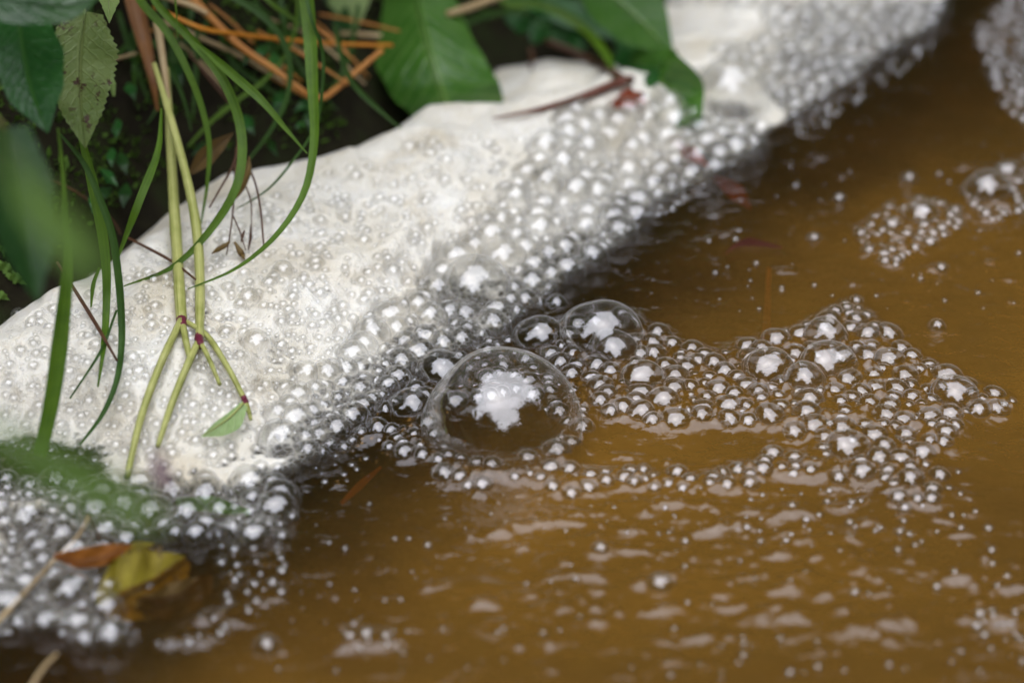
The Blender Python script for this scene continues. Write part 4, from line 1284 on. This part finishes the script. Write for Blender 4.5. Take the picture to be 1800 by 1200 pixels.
leaf('red_leaf', [(1078, 186, 83), (1100, 176, 83), (1132, 172, 83)], [6, 18, 8], [6, 16, 8], M['leaf_red'], 'crumpled red leaf under the end of the thick reddish twig', clear=True, fl=0.4, fr=0.3, wav=0.2)


def gleaf(name, path, wl, wr, mat, label, z, **kw):
    """a leaf lying at height z: photograph points are dropped onto that level"""
    pts = [(a, b, depth_of(G(a, b, zz))) for (a, b), zz in zip(path, z if isinstance(z, (list, tuple)) else [z] * len(path))]
    return leaf(name, pts, wl, wr, mat, label, clear=False, stemmed=False, **kw)


# leaf on the plant's lowest joint, half sunk in the foam
_q = [surf_depth(a, b) - g_ for a, b, g_ in ((428, 708, 0.6), (405, 732, 0.7), (380, 750, 0.6), (352, 768, 0.35))]
_q = np.linspace(_q[0], _q[-1], 4) - 0.25
lf = leaf('leaf', [(428, 708, _q[0]), (405, 732, _q[1]), (380, 750, _q[2]), (352, 768, _q[3] + 0.2)], [10, 26, 20, 0], [4, 8, 8, 0], M['leaf_mint'], None, clear=False, fl=-0.25, fr=0.3, n=30, midrib=4)
lf.parent = pl
lf.location = -pl.location

gleaf('leaf', [(1190, 255), (1215, 272), (1245, 292)], [4, 14, 2], [4, 14, 2], M['leaf_red'], 'small red brown leaf scrap in bubbles on the upper foam edge', 0.35, fl=0.3, wav=0.2)
gleaf('leaf', [(1255, 312), (1290, 335), (1320, 368)], [4, 16, 2], [4, 16, 2], M['leaf_red'], 'faint red leaf just under water below the upper foam edge', -0.25, fl=0.2)
gleaf('leaf', [(1275, 455), (1310, 440), (1375, 442)], [8, 22, 8], [8, 18, 8], M['leaf_darkred'], 'sunken dark red leaf under the open brown water', -0.12, fl=0.2)
gleaf('reed_strip', [(1352, 470), (1350, 510), (1348, 570), (1345, 610)], [4, 5, 7, 9], [4, 5, 7, 9], M['straw_bright'], 'orange reed strip under water below the sunken red leaf', -0.15, cat='reed')
gleaf('leaf', [(1365, 20), (1385, 15), (1405, 8)], [3, 8, 2], [3, 8, 2], M['leaf_orange'], 'tiny orange leaf scrap in froth at the top edge', 0.5)
gleaf('leaf', [(600, 885), (630, 855), (670, 820)], [3, 7, 2], [3, 7, 2], M['leaf_orange'], 'thin orange leaf strip under water left of the big dome', -0.1)
# lower left: drowned leaves and twigs
gleaf('orange_leaf', [(95, 978), (140, 985), (185, 978), (232, 958)], [6, 22, 24, 2], [4, 14, 14, 2], M['leaf_orange'], 'rusty orange dead leaf curled in the lower left froth', [0.7, 0.8, 0.9, 0.9], fl=0.25, fr=-0.4, wav=0.15)
gleaf('leaf', [(180, 1075), (230, 1040), (275, 1020), (330, 985)], [24, 66, 60, 10], [24, 62, 58, 10], M['leaf_yellow'], 'larger yellow olive sunken leaf at lower left', -0.12, fl=0.15, fr=0.1, wav=0.12)
gleaf('leaf', [(240, 1060), (290, 1062), (345, 1040), (372, 1010)], [10, 34, 30, 4], [10, 28, 26, 4], M['leaf_brown'], 'olive brown sunken leaf right of the yellow olive leaf', -0.2, fl=0.2, wav=0.15)
gleaf('leaf', [(220, 1000), (245, 975), (285, 960)], [10, 26, 4], [10, 22, 4], M['leaf_yellow'], 'small yellow green leaf behind the larger sunken yellow leaf', -0.1, fl=0.2)
gleaf('leaf', [(310, 880), (370, 892), (440, 900)], [6, 22, 4], [6, 18, 4], M['leaf_blur'], 'green leaf seen through the bubbles right of the blurred leaf tip', 0.1, fl=0.2)
rod('twig', [(-20, 1110, 60), (40, 1045, 60.5), (95, 985, 61), (135, 945, 61), (156, 908, 61)], [9, 9, 8, 7, 5], M['straw_pale'], 'pale brown twig rising from the left edge over the lower froth', 'twig')
rod('twig', [(153, 905, 61), (175, 945, 61.3), (197, 988, 61.5)], [4, 6, 5], M['twig'], 'dark thin twig leaning on the rusty orange leaf', 'twig')
rod('twig', [(50, 1215, 56), (75, 1175, 56.5), (100, 1148, 57)], [8, 8, 6], M['straw_pale'], 'short pale twig at the bottom left corner', 'twig')

# dried seed head hanging between grass and foam
sh = bpy.data.objects.new('seed_head', None)
scene.collection.objects.link(sh)
tag(sh, 'dried brown seed head with thin drooping stems right of the stalks', 'seed head')
for nm, p, w, mt in [
        ('stem', [(412, 180, 74), (418, 250, 73.5), (410, 290, 73), (385, 335, 72.5), (368, 365, 72)], [4, 5, 5, 4, 3], 'twig'),
        ('stem', [(415, 260, 73.5), (412, 330, 72.5), (408, 385, 72), (402, 425, 71.5), (398, 448, 71.5)], [4, 4, 4, 3, 2], 'twig'),
        ('stem', [(430, 280, 73), (448, 320, 72.5), (458, 370, 72), (464, 436, 71.5)], [4, 4, 4, 3], 'twig'),
        ('stem', [(420, 300, 73), (440, 350, 72.5), (442, 395, 72)], [3, 3, 2], 'twig'),
        ('stem', [(410, 380, 72), (422, 408, 71.8), (432, 440, 71.6)], [3, 3, 2], 'twig'),
        ('pod', [(372, 446, 71.5), (384, 438, 71.5), (398, 430, 71.5), (404, 424, 71.5)], [2, 9, 10, 3], 'seed'),
        ('pod', [(412, 425, 71.5), (421, 440, 71.5), (430, 456, 71.5)], [4, 13, 3], 'seed'),
        ('pod', [(430, 405, 71.7), (426, 415, 71.7), (424, 426, 71.7)], [3, 6, 2], 'twig'),
        ('pod', [(441, 395, 72), (440, 420, 72), (436, 440, 72)], [3, 6, 2], 'twig'),
        ('pod', [(412, 350, 72.4), (422, 335, 72.4), (436, 300, 72.4), (438, 275, 72.4)], [4, 14, 13, 3], 'seed')]:
    rod(nm, p, w, M[mt], parent=sh)
leaf('dead_leaf', [(335, 305, 74), (360, 275, 74), (390, 250, 74), (412, 232, 74)], [4, 14, 12, 0], [4, 20, 14, 0], M['leaf_brown'], 'dried olive brown leaf curled behind the seed head', 'dead leaf', fl=0.5, fr=0.2, wav=0.1)

# ------------------------------------------------------------------ moss on the bank (uncountable)
nm_ = 60000
mx_ = rng.uniform(-34, 16, nm_ * 3)
my_ = rng.uniform(-8, 50, nm_ * 3)
mz_, md_ = bank_z(mx_, my_)
dens = fbm(mx_ / 3.0, my_ / 3.0, 3)
ok = (md_ > 0.3) & (md_ < 16) & (dens > -0.1)
mx_, my_, mz_ = mx_[ok][:nm_], my_[ok][:nm_], mz_[ok][:nm_]
n = len(mx_)
a = rng.normal(size=(n, 3))
a[:, 2] = np.abs(a[:, 2]) * 0.7 + 0.3
a[:, 1] -= 0.4
a /= np.linalg.norm(a, axis=1)[:, None]
b = np.cross(a, rng.normal(size=(n, 3)))
b /= np.linalg.norm(b, axis=1)[:, None]
ln = (0.14 + 0.26 * rng.random((n, 1)))
p0 = np.stack([mx_, my_, mz_ - 0.05], 1)
Vm = np.stack([p0, p0 + a * ln * 0.5 + b * ln * 0.22, p0 + a * ln, p0 + a * ln * 0.5 - b * ln * 0.22], 1).reshape(-1, 3)
uvm = np.tile(np.array([[0, 0.5], [0.5, 0], [1, 0.5], [0.5, 1]]), (n, 1))
tag(mesh('moss', Vm, np.arange(4 * n).reshape(-1, 4), M['moss'], uv=uvm, smooth=False), 'dark green moss covering the shaded bank', 'moss', kind='stuff')
